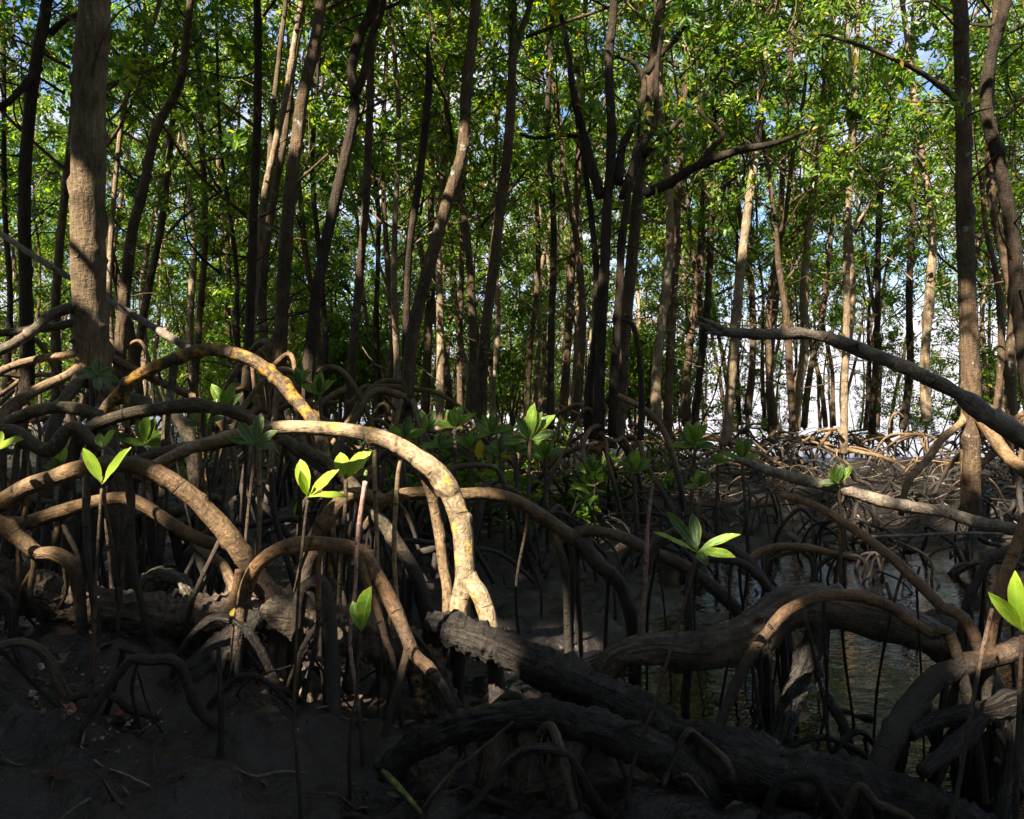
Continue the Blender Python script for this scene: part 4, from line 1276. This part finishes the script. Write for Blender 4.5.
def arc(px0, px1, d0, d1, top, w, mat, label, group, sag=0.):
    x0, y0 = (px0 - CX) / F * d0, d0
    x1, y1 = (px1 - CX) / F * d1, d1
    n = 7
    sk = rngR.uniform(.6, 1.6)
    q = []
    for t in np.linspace(0, 1, n):
        hgt = top * (1 - abs(2 * t ** sk - 1) ** 2.2) ** .8
        x, y = x0 + (x1 - x0) * t, y0 + (y1 - y0) * t
        q.append([x, y, gz(x, y) - .05 + hgt])
    q = np.array(q) + rngR.normal(0, .016 + .05 * top, (n, 3))
    mb = MB()
    r = w
    tube(mb, q, np.linspace(r * 1.1, r * .75, n), 9, .04, .09, rngR.randint(9999), 9)
    o = tag(mb.build('prop_root', M[mat], None, q[0]), label, 'root', group)
    # forks dropping from the arch
    for k in range(rngR.choice([1, 2, 2, 3])):
        c0 = catmull(q, 30)[rngR.randint(8, 24)]
        e = c0 + np.array([rngR.normal(0, .22), rngR.normal(0, .18), 0])
        e[2] = gz(e[0], e[1]) - .05
        mid = c0 * .45 + e * .55 + np.array([0, 0, .35 * (c0[2] - e[2])])
        mb = MB()
        tube(mb, [c0, mid, e], np.array([r * .75, r * .65, r * .55]), 7, .04, .09, rngR.randint(9999), 9)
        mb.build('side_root', M[mat], o, q[0])


def peg(px, d, z1, lean, w, mat, label, group):
    x = (px - CX) / F * d
    z = gz(x, d)
    q = np.array([[x, d, z - .08], [x + lean * .4, d, z + z1 * .35], [x + lean * .8, d + .03, z + z1 * .7], [x + lean, d + .05, z + z1]])
    q += rngR.normal(0, .012, q.shape)
    mb = MB()
    tube(mb, q, np.array([w * 1.15, w, w * .9, w * .8]), 9, .035, .12, rngR.randint(9999), 10)
    o = tag(mb.build('prop_root', M[mat], None, q[0]), label, 'root', group)
    for k in range(rngR.choice([0, 1, 2]) if z1 > .3 else 0):
        t0 = q[2] * rngR.uniform(.2, .9) + q[1] * .1
        t0 = q[1] + (q[3] - q[1]) * rngR.uniform(.1, .9)
        e = np.array([t0[0] + rngR.normal(0, .12), t0[1] + rngR.normal(0, .1), z - .06])
        mb = MB()
        tube(mb, [t0, (t0 + e) / 2 + rngR.normal(0, .02, 3), e], np.array([w * .6, w * .55, w * .5]), 7, .035, .12, rngR.randint(9999), 10)
        mb.build('side_root', M[mat], o, q[0])


GB, LB1 = 'dark peg roots in the shade under the left arches', 'dark upright peg root in the shade among the left arches, one of many alike'
for i in range(50):
    d = rngR.uniform(3.5, 6.2)
    px = rngR.uniform(-20, 470)
    peg(px, d, rngR.uniform(.35, .85), rngR.normal(0, .12), rngR.uniform(.010, .028), rngR.choice(['root_dark', 'root_dark', 'root_grey']), LB1, GB)
GA, LA1 = 'brown arching roots crowded behind the left arches', 'brown arching root in the crowd behind the left arches, one of many alike'
for i in range(30):
    d = rngR.uniform(4.0, 7.0)
    px = rngR.uniform(-30, 450)
    w = rngR.uniform(.35, 1.1) * F / d * rngR.choice([-1, 1])
    arc(px, px + w, d, d + rngR.uniform(-.7, .7), rngR.uniform(.35, .85) if d > 4.6 else rngR.uniform(.3, .6), rngR.uniform(.014, .03), rngR.choice(['root_grey', 'root', 'root_dark']), LA1, GA)
GT, LT1 = 'thin tan roots tangled on the far bank', 'thin tan root tangled with others on the far bank at right, one of many alike'
for i in range(110):
    d = rngR.uniform(7.2, 12.5)
    px = rngR.uniform(520, 1060)
    w = rngR.uniform(.3, 1.3) * F / d * rngR.choice([-1, 1])
    arc(px, px + w, d, d + rngR.uniform(-.9, .9), rngR.uniform(.04, .36), rngR.uniform(.006, .018), rngR.choice(['root_pale', 'root', 'root_orange', 'root_dark']), LT1, GT)
GD, LD1 = 'dark looping roots at the foot of the far bank', 'dark looping root at the water foot of the far bank, one of many alike'
for i in range(40):
    d = rngR.uniform(5.6, 8.8)
    px = rngR.uniform(440, 1060)
    w = rngR.uniform(.3, .9) * F / d * rngR.choice([-1, 1])
    arc(px, px + w, d, d + rngR.uniform(-.6, .6), rngR.uniform(.18, .5), rngR.uniform(.010, .022), rngR.choice(['root_dark', 'root_orange', 'root']), LD1, GD)
GW, LW1 = 'small dark pegs standing in the wet mud', 'small dark peg root standing in the wet mud or water, one of many alike'
for i in range(22):
    d = rngR.uniform(3.6, 7)
    peg(rngR.uniform(470, 1040), d, rngR.uniform(.08, .4), rngR.normal(0, .06), rngR.uniform(.006, .015), 'root_dark', LW1, GW)


GK, LK = 'dead twigs strewn over the far bank', 'dead crooked twig lying on the far bank among thin roots, one of many alike'
for i in range(230):
    d = rngR.uniform(6.2, 12)
    px = rngR.uniform(430, 1060)
    x = (px - CX) / F * d
    z = gz(x, d)
    if z < WATER + .03:
        continue
    az, ln = rngR.uniform(0, 6.28), rngR.uniform(.3, 1.3)
    q = []
    for t in np.linspace(-.5, .5, 5):
        xx, yy = x + math.cos(az) * ln * t, d + math.sin(az) * ln * t
        q.append([xx + rngR.normal(0, .03), yy + rngR.normal(0, .03), gz(xx, yy) + rngR.uniform(.0, .09) + .12 * max(0, t) * rngR.choice([0, 1, 2])])
    q = np.array(q)
    mb = MB()
    r = rngR.uniform(.005, .013)
    tube(mb, q, np.linspace(r, r * .5, 5), 6, .05, .1, i, 9)
    c0 = catmull(q, 20)[rngR.randint(6, 15)]
    tube(mb, [c0, c0 + rngR.normal(0, .08, 3) + [0, 0, .05], c0 + rngR.normal(0, .14, 3) + [0, 0, .10]], [r * .6, r * .5, r * .25], 5, .05, 0, i)
    tag(mb.build('dead_twig', M[rngR.choice(['root_pale', 'greywood', 'root_dark', 'root'])], None, q[0]), LK, 'twig', GK)
rngT = np.random.RandomState(61)
GU, LU = 'low leafy mangrove tufts along the bank', 'low dark leafy mangrove tuft growing along the bank, one of many alike'
for i in range(54):
    d = rngT.uniform(6.4, 13)
    px = rngT.uniform(360, 560) if i < 34 else rngT.uniform(180, 700)
    x = (px - CX) / F * d
    z = gz(x, d)
    if z < WATER + .02:
        continue
    hh = rngT.uniform(.25, .75)
    o = empty('mangrove_tuft', (x, d, z - .03))
    tag(o, LU, 'plant', GU)
    mb = MB()
    tips = []
    for k in range(rngT.randint(2, 5)):
        e = np.array([x + rngT.normal(0, .16), d + rngT.normal(0, .16), z + hh * rngT.uniform(.6, 1.1)])
        tube(mb, [[x, d, z - .03], (np.array([x, d, z]) + e) / 2 + rngT.normal(0, .03, 3), e], [.008, .007, .005], 5, .08, 0, i)
        for t in np.linspace(.45, 1, 4):
            tips.append(np.array([x, d, z]) + (e - [x, d, z]) * t)
    mb.build('stem', M['stem'], o, (x, d, z - .03))
    tips = np.array(tips)
    p, dd, nr, L, W = clump_leaves(tips, np.tile([0, 0, 1.], (len(tips), 1)), rngT, 6, .12)
    mb = MB()
    leaves(mb, p, dd, nr, L, W)
    mb.build('leaves', M['leaf' if i % 3 else 'leaf_far'], o, (x, d, z - .03), smooth=False)

# ------------------------------------------------------------------ seedlings
rngL = np.random.RandomState(17)


def blade(base, tip, face, wid, curl=.12, nl=9, nw=6, torn=False, seed=0):
    """One leaf: a curved, folded elliptical blade with a short stalk."""
    base, tip = np.asarray(base, float), np.asarray(tip, float)
    d = tip - base
    L = np.linalg.norm(d)
    d = d / L
    s = np.cross(d, np.asarray(face, float))
    s /= np.linalg.norm(s)
    nr = np.cross(s, d)
    t = np.linspace(0, 1, nl)
    prof = np.sin(np.pi * np.clip((t - .06) / .94, 0, 1) ** 1.12) ** .72
    prof = np.where(t < .07, .07, np.maximum(prof, .02))
    u = np.linspace(-1, 1, nw + 1)
    T, U = np.meshgrid(t, u, indexing='ij')
    wv = prof[:, None] * wid / 2 * U
    if torn:
        wv = wv * (1 - .35 * (np.abs(vn(np.stack([T * 9, U * 2, U * 0], -1), seed)) > .45) * (np.abs(U) > .6))
    lift = np.abs(U) ** 1.3 * prof[:, None] * wid * .16 - curl * L * (T - .1) ** 2 + .012 * L * np.sin(T * 14 + U * 3)
    bend = rngL.uniform(-.16, .16) * L * T ** 2
    wv = wv * (1 + .10 * np.sign(U) * rngL.uniform(-1, 1)) * (1 + .06 * vn(np.stack([T * 7, U * 0, U * 0 + rngL.uniform(0, 99)], -1)))
    v = base + d * (T * L)[..., None] + s * (wv + bend)[..., None] + nr * lift[..., None]
    c = nw + 1
    i = (np.arange(nl - 1)[:, None] * c + np.arange(nw)[None, :]).ravel()
    f = np.stack([i, i + 1, i + c + 1, i + c], -1)
    uvv = np.stack([(U + 1) / 2, T], -1).reshape(-1, 2)
    mb = MB()
    mb.add(v.reshape(-1, 3), f, uvv[f.ravel()])
    return mb


def seedling(label, stem, w, leafs, mat='leaf_lime', stem_mat='stem', group=None, name='mangrove_seedling'):
    """stem: (px, py, m) from foot to top; leafs: (tip px, tip py, dm, width px)."""
    q = np.array([P(*a) for a in stem])
    r = np.interp(np.linspace(0, 1, len(q)), np.linspace(0, 1, len(w)), w) * q[:, 1] / F / 2
    zg = gz(q[0][0], q[0][1])
    if q[0][2] > zg - .02:
        q, r = np.vstack([[q[0][0], q[0][1], zg - .05], q]), np.append(r[0], r)
    base = q[0].copy()
    root_ = empty(name, base)
    tag(root_, label, 'seedling', group)
    mb = MB()
    tube(mb, q, r, 9, .012, .08, int(abs(base[0]) * 1000), 20)
    mb.build('stem', M[stem_mat], root_, base)
    top = q[-1]
    for i, lf in enumerate(leafs):
        tx, ty, dm, lw = lf[:4]
        mt = lf[4] if len(lf) > 4 else mat
        tp = P(tx, ty, stem[-1][2] + dm)
        d = unit(tp - top)
        view = unit(np.array([0, 0, H]) - top)
        face = np.array([0, 0, 1.]) * .7 + view * .8 + np.array([-.3, 0, 0]) - d * .15
        blade(top, tp, face, lw * stem[-1][2] / F, .10 + .04 * (i % 3), seed=i).build('leaf', M[mt], root_, base)
    # the pointed terminal bud
    mb = MB()
    tube(mb, [top, top + [0, 0, .012], top + [0.002, 0, .03]], [r[-1] * .9, r[-1] * .8, .0008], 7, .006, 0, 1)
    mb.build('bud', M['stem_green'], root_, base)
    return root_


seedling('seedling with two lime leaves on a tall thin stem at the left', [(83, 765, 2.32), (90, 705, 2.33), (95, 609, 2.34), (97, 560, 2.35), (102, 484, 2.35)], [9, 6.5, 3.4, 3, 3], [(86, 447, -.02, 12), (127, 450, -.03, 15)])
seedling('seedling with bright yellow-lime leaves before the slanting roots at the middle left', [(302, 830, 2.1), (297, 760, 2.13), (294, 712, 2.15), (298, 600, 2.18), (303, 540, 2.2), (308, 497, 2.2)], [5, 4, 3, 3, 3], [(298, 459, .02, 15), (336, 469, -.02, 15), (347, 488, -.06, 8), (299, 472, -.05, 9)])
seedling('leafless pinkish seedling stem standing right of the torn-leaved seedling', [(362, 740, 2.45), (356, 690, 2.5), (350, 640, 2.55), (355, 590, 2.58), (357, 550, 2.6), (359, 525, 2.6), (366, 477, 2.6)], [5, 4.5, 4, 4, 5, 5], [], stem_mat='stem_pink')
seedling('seedling with two torn-edged lime leaves behind the yellow-lime one', [(338, 640, 3.5), (341, 560, 3.48), (345, 510, 3.45), (346, 479, 3.45)], [5, 4, 4], [(340, 452, .02, 16), (368, 450, -.02, 20)])
seedling('short seedling with a single broad drooping green leaf under the orange-brown arch', [(350, 740, 2.3), (357, 690, 2.32), (358, 660, 2.32), (361, 632, 2.32)], [4, 3, 3], [(369, 588, -.03, 20, 'leaf_mid'), (356, 600, .02, 13, 'leaf_mid')])
seedling('seedling with a star of long green leaves above the right-hand mud', [(628, 790, 2.35), (637, 752, 2.38), (654, 706, 2.42), (669, 655, 2.46), (684, 605, 2.5), (697, 552, 2.5)], [4.5, 3.5, 3, 3, 3.5], [(670, 507, .08, 10, 'leaf_deep'), (697, 511, .06, 12, 'leaf_deep'), (737, 529, -.03, 10), (735, 550, -.10, 11), (660, 534, -.08, 8, 'leaf_lime'), (708, 558, -.14, 10, 'leaf_deep')], mat='leaf_mid')
seedling('lime-leaved seedling cut by the right edge', [(1016, 800, 2.25), (1018, 740, 2.27), (1020, 680, 2.3), (1022, 632, 2.3)], [6, 4.5, 4], [(1008, 573, -.02, 16), (1001, 592, -.06, 14), (1034, 580, .02, 18), (1042, 600, -.03, 16)])
seedling('leafless thin seedling stem slanting before the stout root at right', [(950, 830, 2.2), (955, 805, 2.22), (969, 724, 2.3), (982, 653, 2.38), (993, 605, 2.42)], [5, 4.5, 4, 4], [])
seedling('lime leaf pair at the far left edge over the wavy root', [(-22, 640, 2.8), (-20, 560, 2.8), (-12, 500, 2.8), (-8, 452, 2.8)], [4, 4, 4], [(21, 436, -.05, 15), (4, 430, .05, 12), (-30, 430, 0, 14)])
seedling('small green seedling pair behind the left lime seedling', [(112, 590, 3.15), (106, 520, 3.12), (104, 480, 3.1), (103, 448, 3.1)], [4, 3, 3], [(96, 434, .02, 9), (114, 430, -.02, 12)], mat='leaf_mid')
seedling('leafless reddish seedling stem right of the left lime seedling', [(118, 620, 3.0), (121, 590, 3.0), (124, 550, 3.0), (127, 525, 3.0), (131, 490, 3.0)], [4.5, 4, 3.5, 3], [])
seedling('leafless pinkish thin stem at the middle right over the water', [(640, 640, 3.1), (644, 600, 3.1), (646, 567, 3.1), (648, 523, 3.1), (653, 481, 3.1)], [4, 4, 5, 3.5, 3], [], stem_mat='stem_pink')
seedling('dark green rosette seedling over the sawn-off root', [(240, 620, 3.3), (247, 528, 3.25), (251, 490, 3.22), (256, 446, 3.2)], [4, 4, 4], [(258, 412, .05, 12), (236, 422, 0, 12), (276, 430, 0, 12), (240, 442, -.1, 12), (270, 448, -.12, 11), (228, 436, .02, 10)], mat='leaf_deep')
seedling('dark rosette seedling at the foot of the thick tan trunk', [(95, 470, 4.7), (96, 430, 4.72), (97, 402, 4.74), (97, 376, 4.75)], [4, 4, 3], [(96, 357, .05, 9), (82, 368, 0, 9), (113, 366, 0, 9), (80, 378, -.1, 9), (116, 380, -.1, 9), (98, 388, -.15, 8)], mat='leaf_deep')
BANK = [(530, 440, 6.0, 1.5, 'tall dark green rosette sapling at the centre'), (516, 452, 6.3, 1.2, 'dark rosette sapling left beneath the tall central one'), (545, 458, 6.2, 1.0, 'small rosette sapling right beneath the tall central one'), (634, 474, 6.2, 1.1, 'green rosette sapling over the looping roots at the middle'),
        (695, 446, 7.0, 1.2, 'green rosette sapling with upright leaves on the far bank'), (701, 487, 6.4, .8, 'small green sapling low on the far bank'), (718, 464, 7.0, .8, 'green sapling right of the upright-leaved one on the bank'), (742, 460, 6.8, 1.1, 'wide-leaved sapling at the head of the grey fallen pole'),
        (838, 484, 5.8, .9, 'dark leaf tuft hanging over the grey fallen pole'), (145, 445, 4.2, .9, 'green tuft behind the near tan arch'), (225, 412, 4.8, 1.0, 'green tuft beside the orange lichen arch'), (205, 425, 4.6, .9, 'green tuft left of the dark rosette seedling'),
        (405, 440, 6.0, 1.0, 'dark sapling at the left end of the leafy bank'), (425, 432, 6.6, 1.1, 'dark sapling beside the leftmost one on the leafy bank'), (440, 448, 6.2, .9, 'low dark sapling on the leafy bank'), (455, 428, 6.8, 1.2, 'dark sapling left of the yellow leaf on the leafy bank'), (470, 450, 6.4, .9, 'low sapling below the yellow leaf on the leafy bank'),
        (490, 434, 6.8, 1.1, 'dark sapling right of the yellow leaf on the leafy bank'), (500, 455, 6.2, .9, 'low dark sapling at the right end of the leafy bank'), (385, 452, 5.8, .8, 'small dark sapling under the great sunlit arch'), (60, 470, 4.4, .7, 'small green tuft among the left arches'),
        (320, 395, 6.6, 1.1, 'dark sapling behind the orange lichen arch'), (300, 385, 7.0, 1.1, 'bright-backed sapling behind the orange lichen arch'), (590, 470, 7.2, .7, 'small green sapling at the middle bank')]
rngS = np.random.RandomState(31)
for (px, py, d, s, lb) in BANK:
    x = (px - CX) / F * d
    zf = gz(x, d)
    py_f = CY + (H - zf) / d * F + 8
    n = rngS.randint(8, 12)
    lf = []
    for k in range(n):
        a = k * 2.4 + rngS.uniform(-.3, .3)
        el = rngS.uniform(-.1, 1.1) if k > 2 else 1.2
        ll = .175 * s * rngS.uniform(.75, 1.15) * F / d
        lf.append((px + math.cos(a) * math.cos(el) * ll, py - math.sin(el) * ll, math.sin(a) * math.cos(el) * .12 * s, ll * rngS.uniform(.33, .42), rngS.choice(['leaf_deep', 'leaf_mid'])))
    ln = rngS.uniform(-8, 8)
    tip = [(px + ln, max(py_f, py + 20), d), (px + ln * .6, (py + py_f) / 2, d), (px, py, d)]
    rt = seedling(lb, tip, [4.5, 4, 3.5], lf)
# a few yellow leaves that stand out
yl = blade(P(478, 460, 6.2), P(480, 440, 6.15), (0, -1, .3), .075, .1)
o = yl.build('yellow_leaf', M['leaf_yellow'], None, P(478, 460, 6.2))
tag(o, 'single orange-yellow leaf hanging among the dark saplings of the bank', 'leaf')
for (a, b, w, mt, lb, d) in [((229, 620), (236, 606), 8, 'leaf_yellow', 'curled yellow leaf lying on the muddy log', 2.86), ((2, 690), (20, 702), 12, 'leaf_rust', 'rust-red fallen leaf at the left edge of the mud', 2.55), ((203, 729), (220, 724), 9, 'leaf_rust', 'orange-brown fallen leaf at the foot of the reddish pegs', 2.45), ((60, 700), (76, 708), 8, 'leaf_rust', 'rust fallen leaf among the shell crumbs', 2.5), ((964, 694), (978, 698), 5, 'leaf_yellow', 'tiny yellow leaf on the muddy shelf at lower right', 2.45)]:
    A, B = P(*a, d), P(*b, d)
    if d != 2.86 and a[0] < 900:
        for q in (A, B):       # slide along the line of sight onto the mud
            for _ in range(12):
                dd = q[1] * (H - gz(q[0], q[1]) - .012) / (H - q[2])
                q[:] = [q[0] * dd / q[1], dd, H + (q[2] - H) * dd / q[1]]
    o = blade(A, B, (0, -.4, 1), w * d / F, .25).build('fallen_leaf', M[mt], None, A)
    tag(o, lb, 'leaf')

rngQ = np.random.RandomState(23)
for i in range(64):
    px, py = (rngQ.uniform(-10, 420), rngQ.uniform(640, 815)) if i < 44 else (rngQ.uniform(430, 1020), rngQ.uniform(560, 760))
    q = P(px, py, 2.6)
    for _ in range(12):
        dd = q[1] * (H - gz(q[0], q[1]) - .008) / (H - q[2])
        q = np.array([q[0] * dd / q[1], dd, H + (q[2] - H) * dd / q[1]])
    if q[2] < WATER + .02:
        continue
    az, ln = rngQ.uniform(0, 6.28), rngQ.uniform(.03, .075)
    e = q + np.array([math.cos(az) * ln, math.sin(az) * ln, rngQ.uniform(.0, .018)])
    e[2] = max(e[2], gz(e[0], e[1]) + .004)
    o = blade(q, e, (rngQ.normal(0, .25), rngQ.normal(0, .25), 1), ln * .45, rngQ.uniform(-.3, .3)).build('fallen_leaf', M['leaf_rust' if i % 5 == 0 else 'leaf_dead'], None, q)
    tag(o, 'small dull brown dead leaf lying on the dark mud, one of many alike', 'leaf', 'dead leaves scattered on the mud')
for i in range(46):
    px, py = (rngQ.uniform(-10, 420), rngQ.uniform(640, 815)) if i < 32 else (rngQ.uniform(480, 1020), rngQ.uniform(540, 780))
    q = P(px, py, 2.6)
    for _ in range(12):
        dd = q[1] * (H - gz(q[0], q[1]) - .006) / (H - q[2])
        q = np.array([q[0] * dd / q[1], dd, H + (q[2] - H) * dd / q[1]])
    az, ln = rngQ.uniform(0, 6.28), rngQ.uniform(.06, .3)
    pts = []
    for t in np.linspace(0, 1, 4):
        x, y = q[0] + math.cos(az) * ln * t + rngQ.normal(0, .01), q[1] + math.sin(az) * ln * t + rngQ.normal(0, .01)
        pts.append([x, y, gz(x, y) + rngQ.uniform(.0, .012)])
    mb = MB()
    tube(mb, pts, np.array([1, .9, .8, .5]) * rngQ.uniform(.002, .005), 6, .02, .1, i, 20)
    tag(mb.build('dead_twig', M['mudwood_light' if i % 3 else 'greywood'], None, pts[0]), 'short thin twig half sunk in the dark mud, one of many alike', 'twig', 'short twigs on the near mud')

# crumbs of shell and dry mud on the left bank, uncountable litter
m, nt, out = new_mat('shell_crumb')
geo = N(nt, 'NewGeometry')
finish(nt, out, ramp(nt, geo.outputs['Random Per Island'], [(0, (.05, .04, .032)), (.7, (.13, .105, .09)), (1, (.42, .38, .34))]), .7, None, .3)
mb = MB()
rg = np.random.RandomState(8)
for i in range(420):
    if i < 300:
        px, py = rg.normal(75, 42), rg.normal(702, 22)
    else:
        px, py = rg.uniform(0, 300), rg.uniform(650, 800)
    q = P(px, py, 2.6)
    for _ in range(10):
        dd = q[1] * (H - gz(q[0], q[1])) / (H - q[2])
        q = np.array([q[0] * dd / q[1], dd, H + (q[2] - H) * dd / q[1]])
    r = rg.uniform(.0012, .0045) * (1.7 if i < 40 else 1)
    c = np.array([[-1, -1, -1], [1, -1, -1], [1, 1, -1], [-1, 1, -1], [-1, -1, 1], [1, -1, 1], [1, 1, 1], [-1, 1, 1]]) * r * rg.uniform(.4, 1.3, 3) + rg.normal(0, r * .35, (8, 3))
    mb.add(q + c, np.array([[0, 3, 2, 1], [4, 5, 6, 7], [0, 1, 5, 4], [1, 2, 6, 5], [2, 3, 7, 6], [3, 0, 4, 7]]))
tag(mb.build('shell_litter', m, smooth=False), 'pale crumbs of shell and dry mud scattered on the left bank', 'litter', None, 'stuff')

# ------------------------------------------------------------------ sky, sun, camera
w = bpy.data.worlds.new('World')
sc.world = w
w.use_nodes = True
nt = w.node_tree
bg = nt.nodes['Background']
sky = nt.nodes.new('ShaderNodeTexSky')
sky.sky_type = 'NISHITA'
sky.sun_disc = False
sky.sun_elevation = EL
sky.sun_rotation = math.atan2(AZX, AZY)
sky.ozone_density = 5.0
sky.dust_density = 1.0
tc = nt.nodes.new('ShaderNodeTexCoord')
cl = noise(nt, mapping(nt, tc.outputs['Generated'], (1, 1, 2.2)), 3.4, 6, .6)
cf = ramp(nt, cl, [(.44, g(0)), (.62, g(.8))])
sp = N(nt, 'SeparateXYZ')
nt.links.new(tc.outputs['Generated'], sp.inputs[0])
low = ramp(nt, sp.outputs[2], [(.0, g(1)), (.09, g(.85)), (.17, g(0))])
sect = ramp(nt, math_n(nt, 'ADD', math_n(nt, 'MULTIPLY', sp.outputs[1], .94), math_n(nt, 'MULTIPLY', sp.outputs[0], .34)), [(.80, g(.15)), (.95, g(1))])
low = math_n(nt, 'MULTIPLY', low, sect)      # white haze of cloud low over the creek
nt.links.new(mixc(nt, math_n(nt, 'MAXIMUM', cf, low), sky.outputs[0], (5.2, 4.9, 5.2)), bg.inputs[0])
bg.inputs[1].default_value = .05

L = bpy.data.lights.new('sun', 'SUN')
L.energy = 5.0
L.angle = math.radians(.5)
L.color = (1, .89, .70)
lo = bpy.data.objects.new('sun', L)
C.objects.link(lo)
lo.rotation_euler = Vector(SUN).to_track_quat('Z', 'Y').to_euler()

cam = bpy.data.cameras.new('camera')
cam.sensor_width = 36
cam.lens = F / 1024 * 36
cam.shift_y = (409.5 - CY) / 1024 * -1
cam.clip_end = 4000
cam.clip_start = .05
co = bpy.data.objects.new('camera', cam)
C.objects.link(co)
co.location = (0, 0, H)
co.rotation_euler = (math.radians(90), 0, 0)
sc.camera = co

sc.render.engine = 'CYCLES'
sc.cycles.max_bounces = 6
sc.cycles.diffuse_bounces = 3
sc.cycles.glossy_bounces = 3
sc.cycles.transmission_bounces = 4
sc.cycles.use_denoising = True
sc.cycles.sample_clamp_indirect = 6
sc.view_settings.view_transform = 'Standard'
sc.view_settings.look = 'None'
sc.view_settings.gamma = 1
sc.view_settings.exposure = 2.4
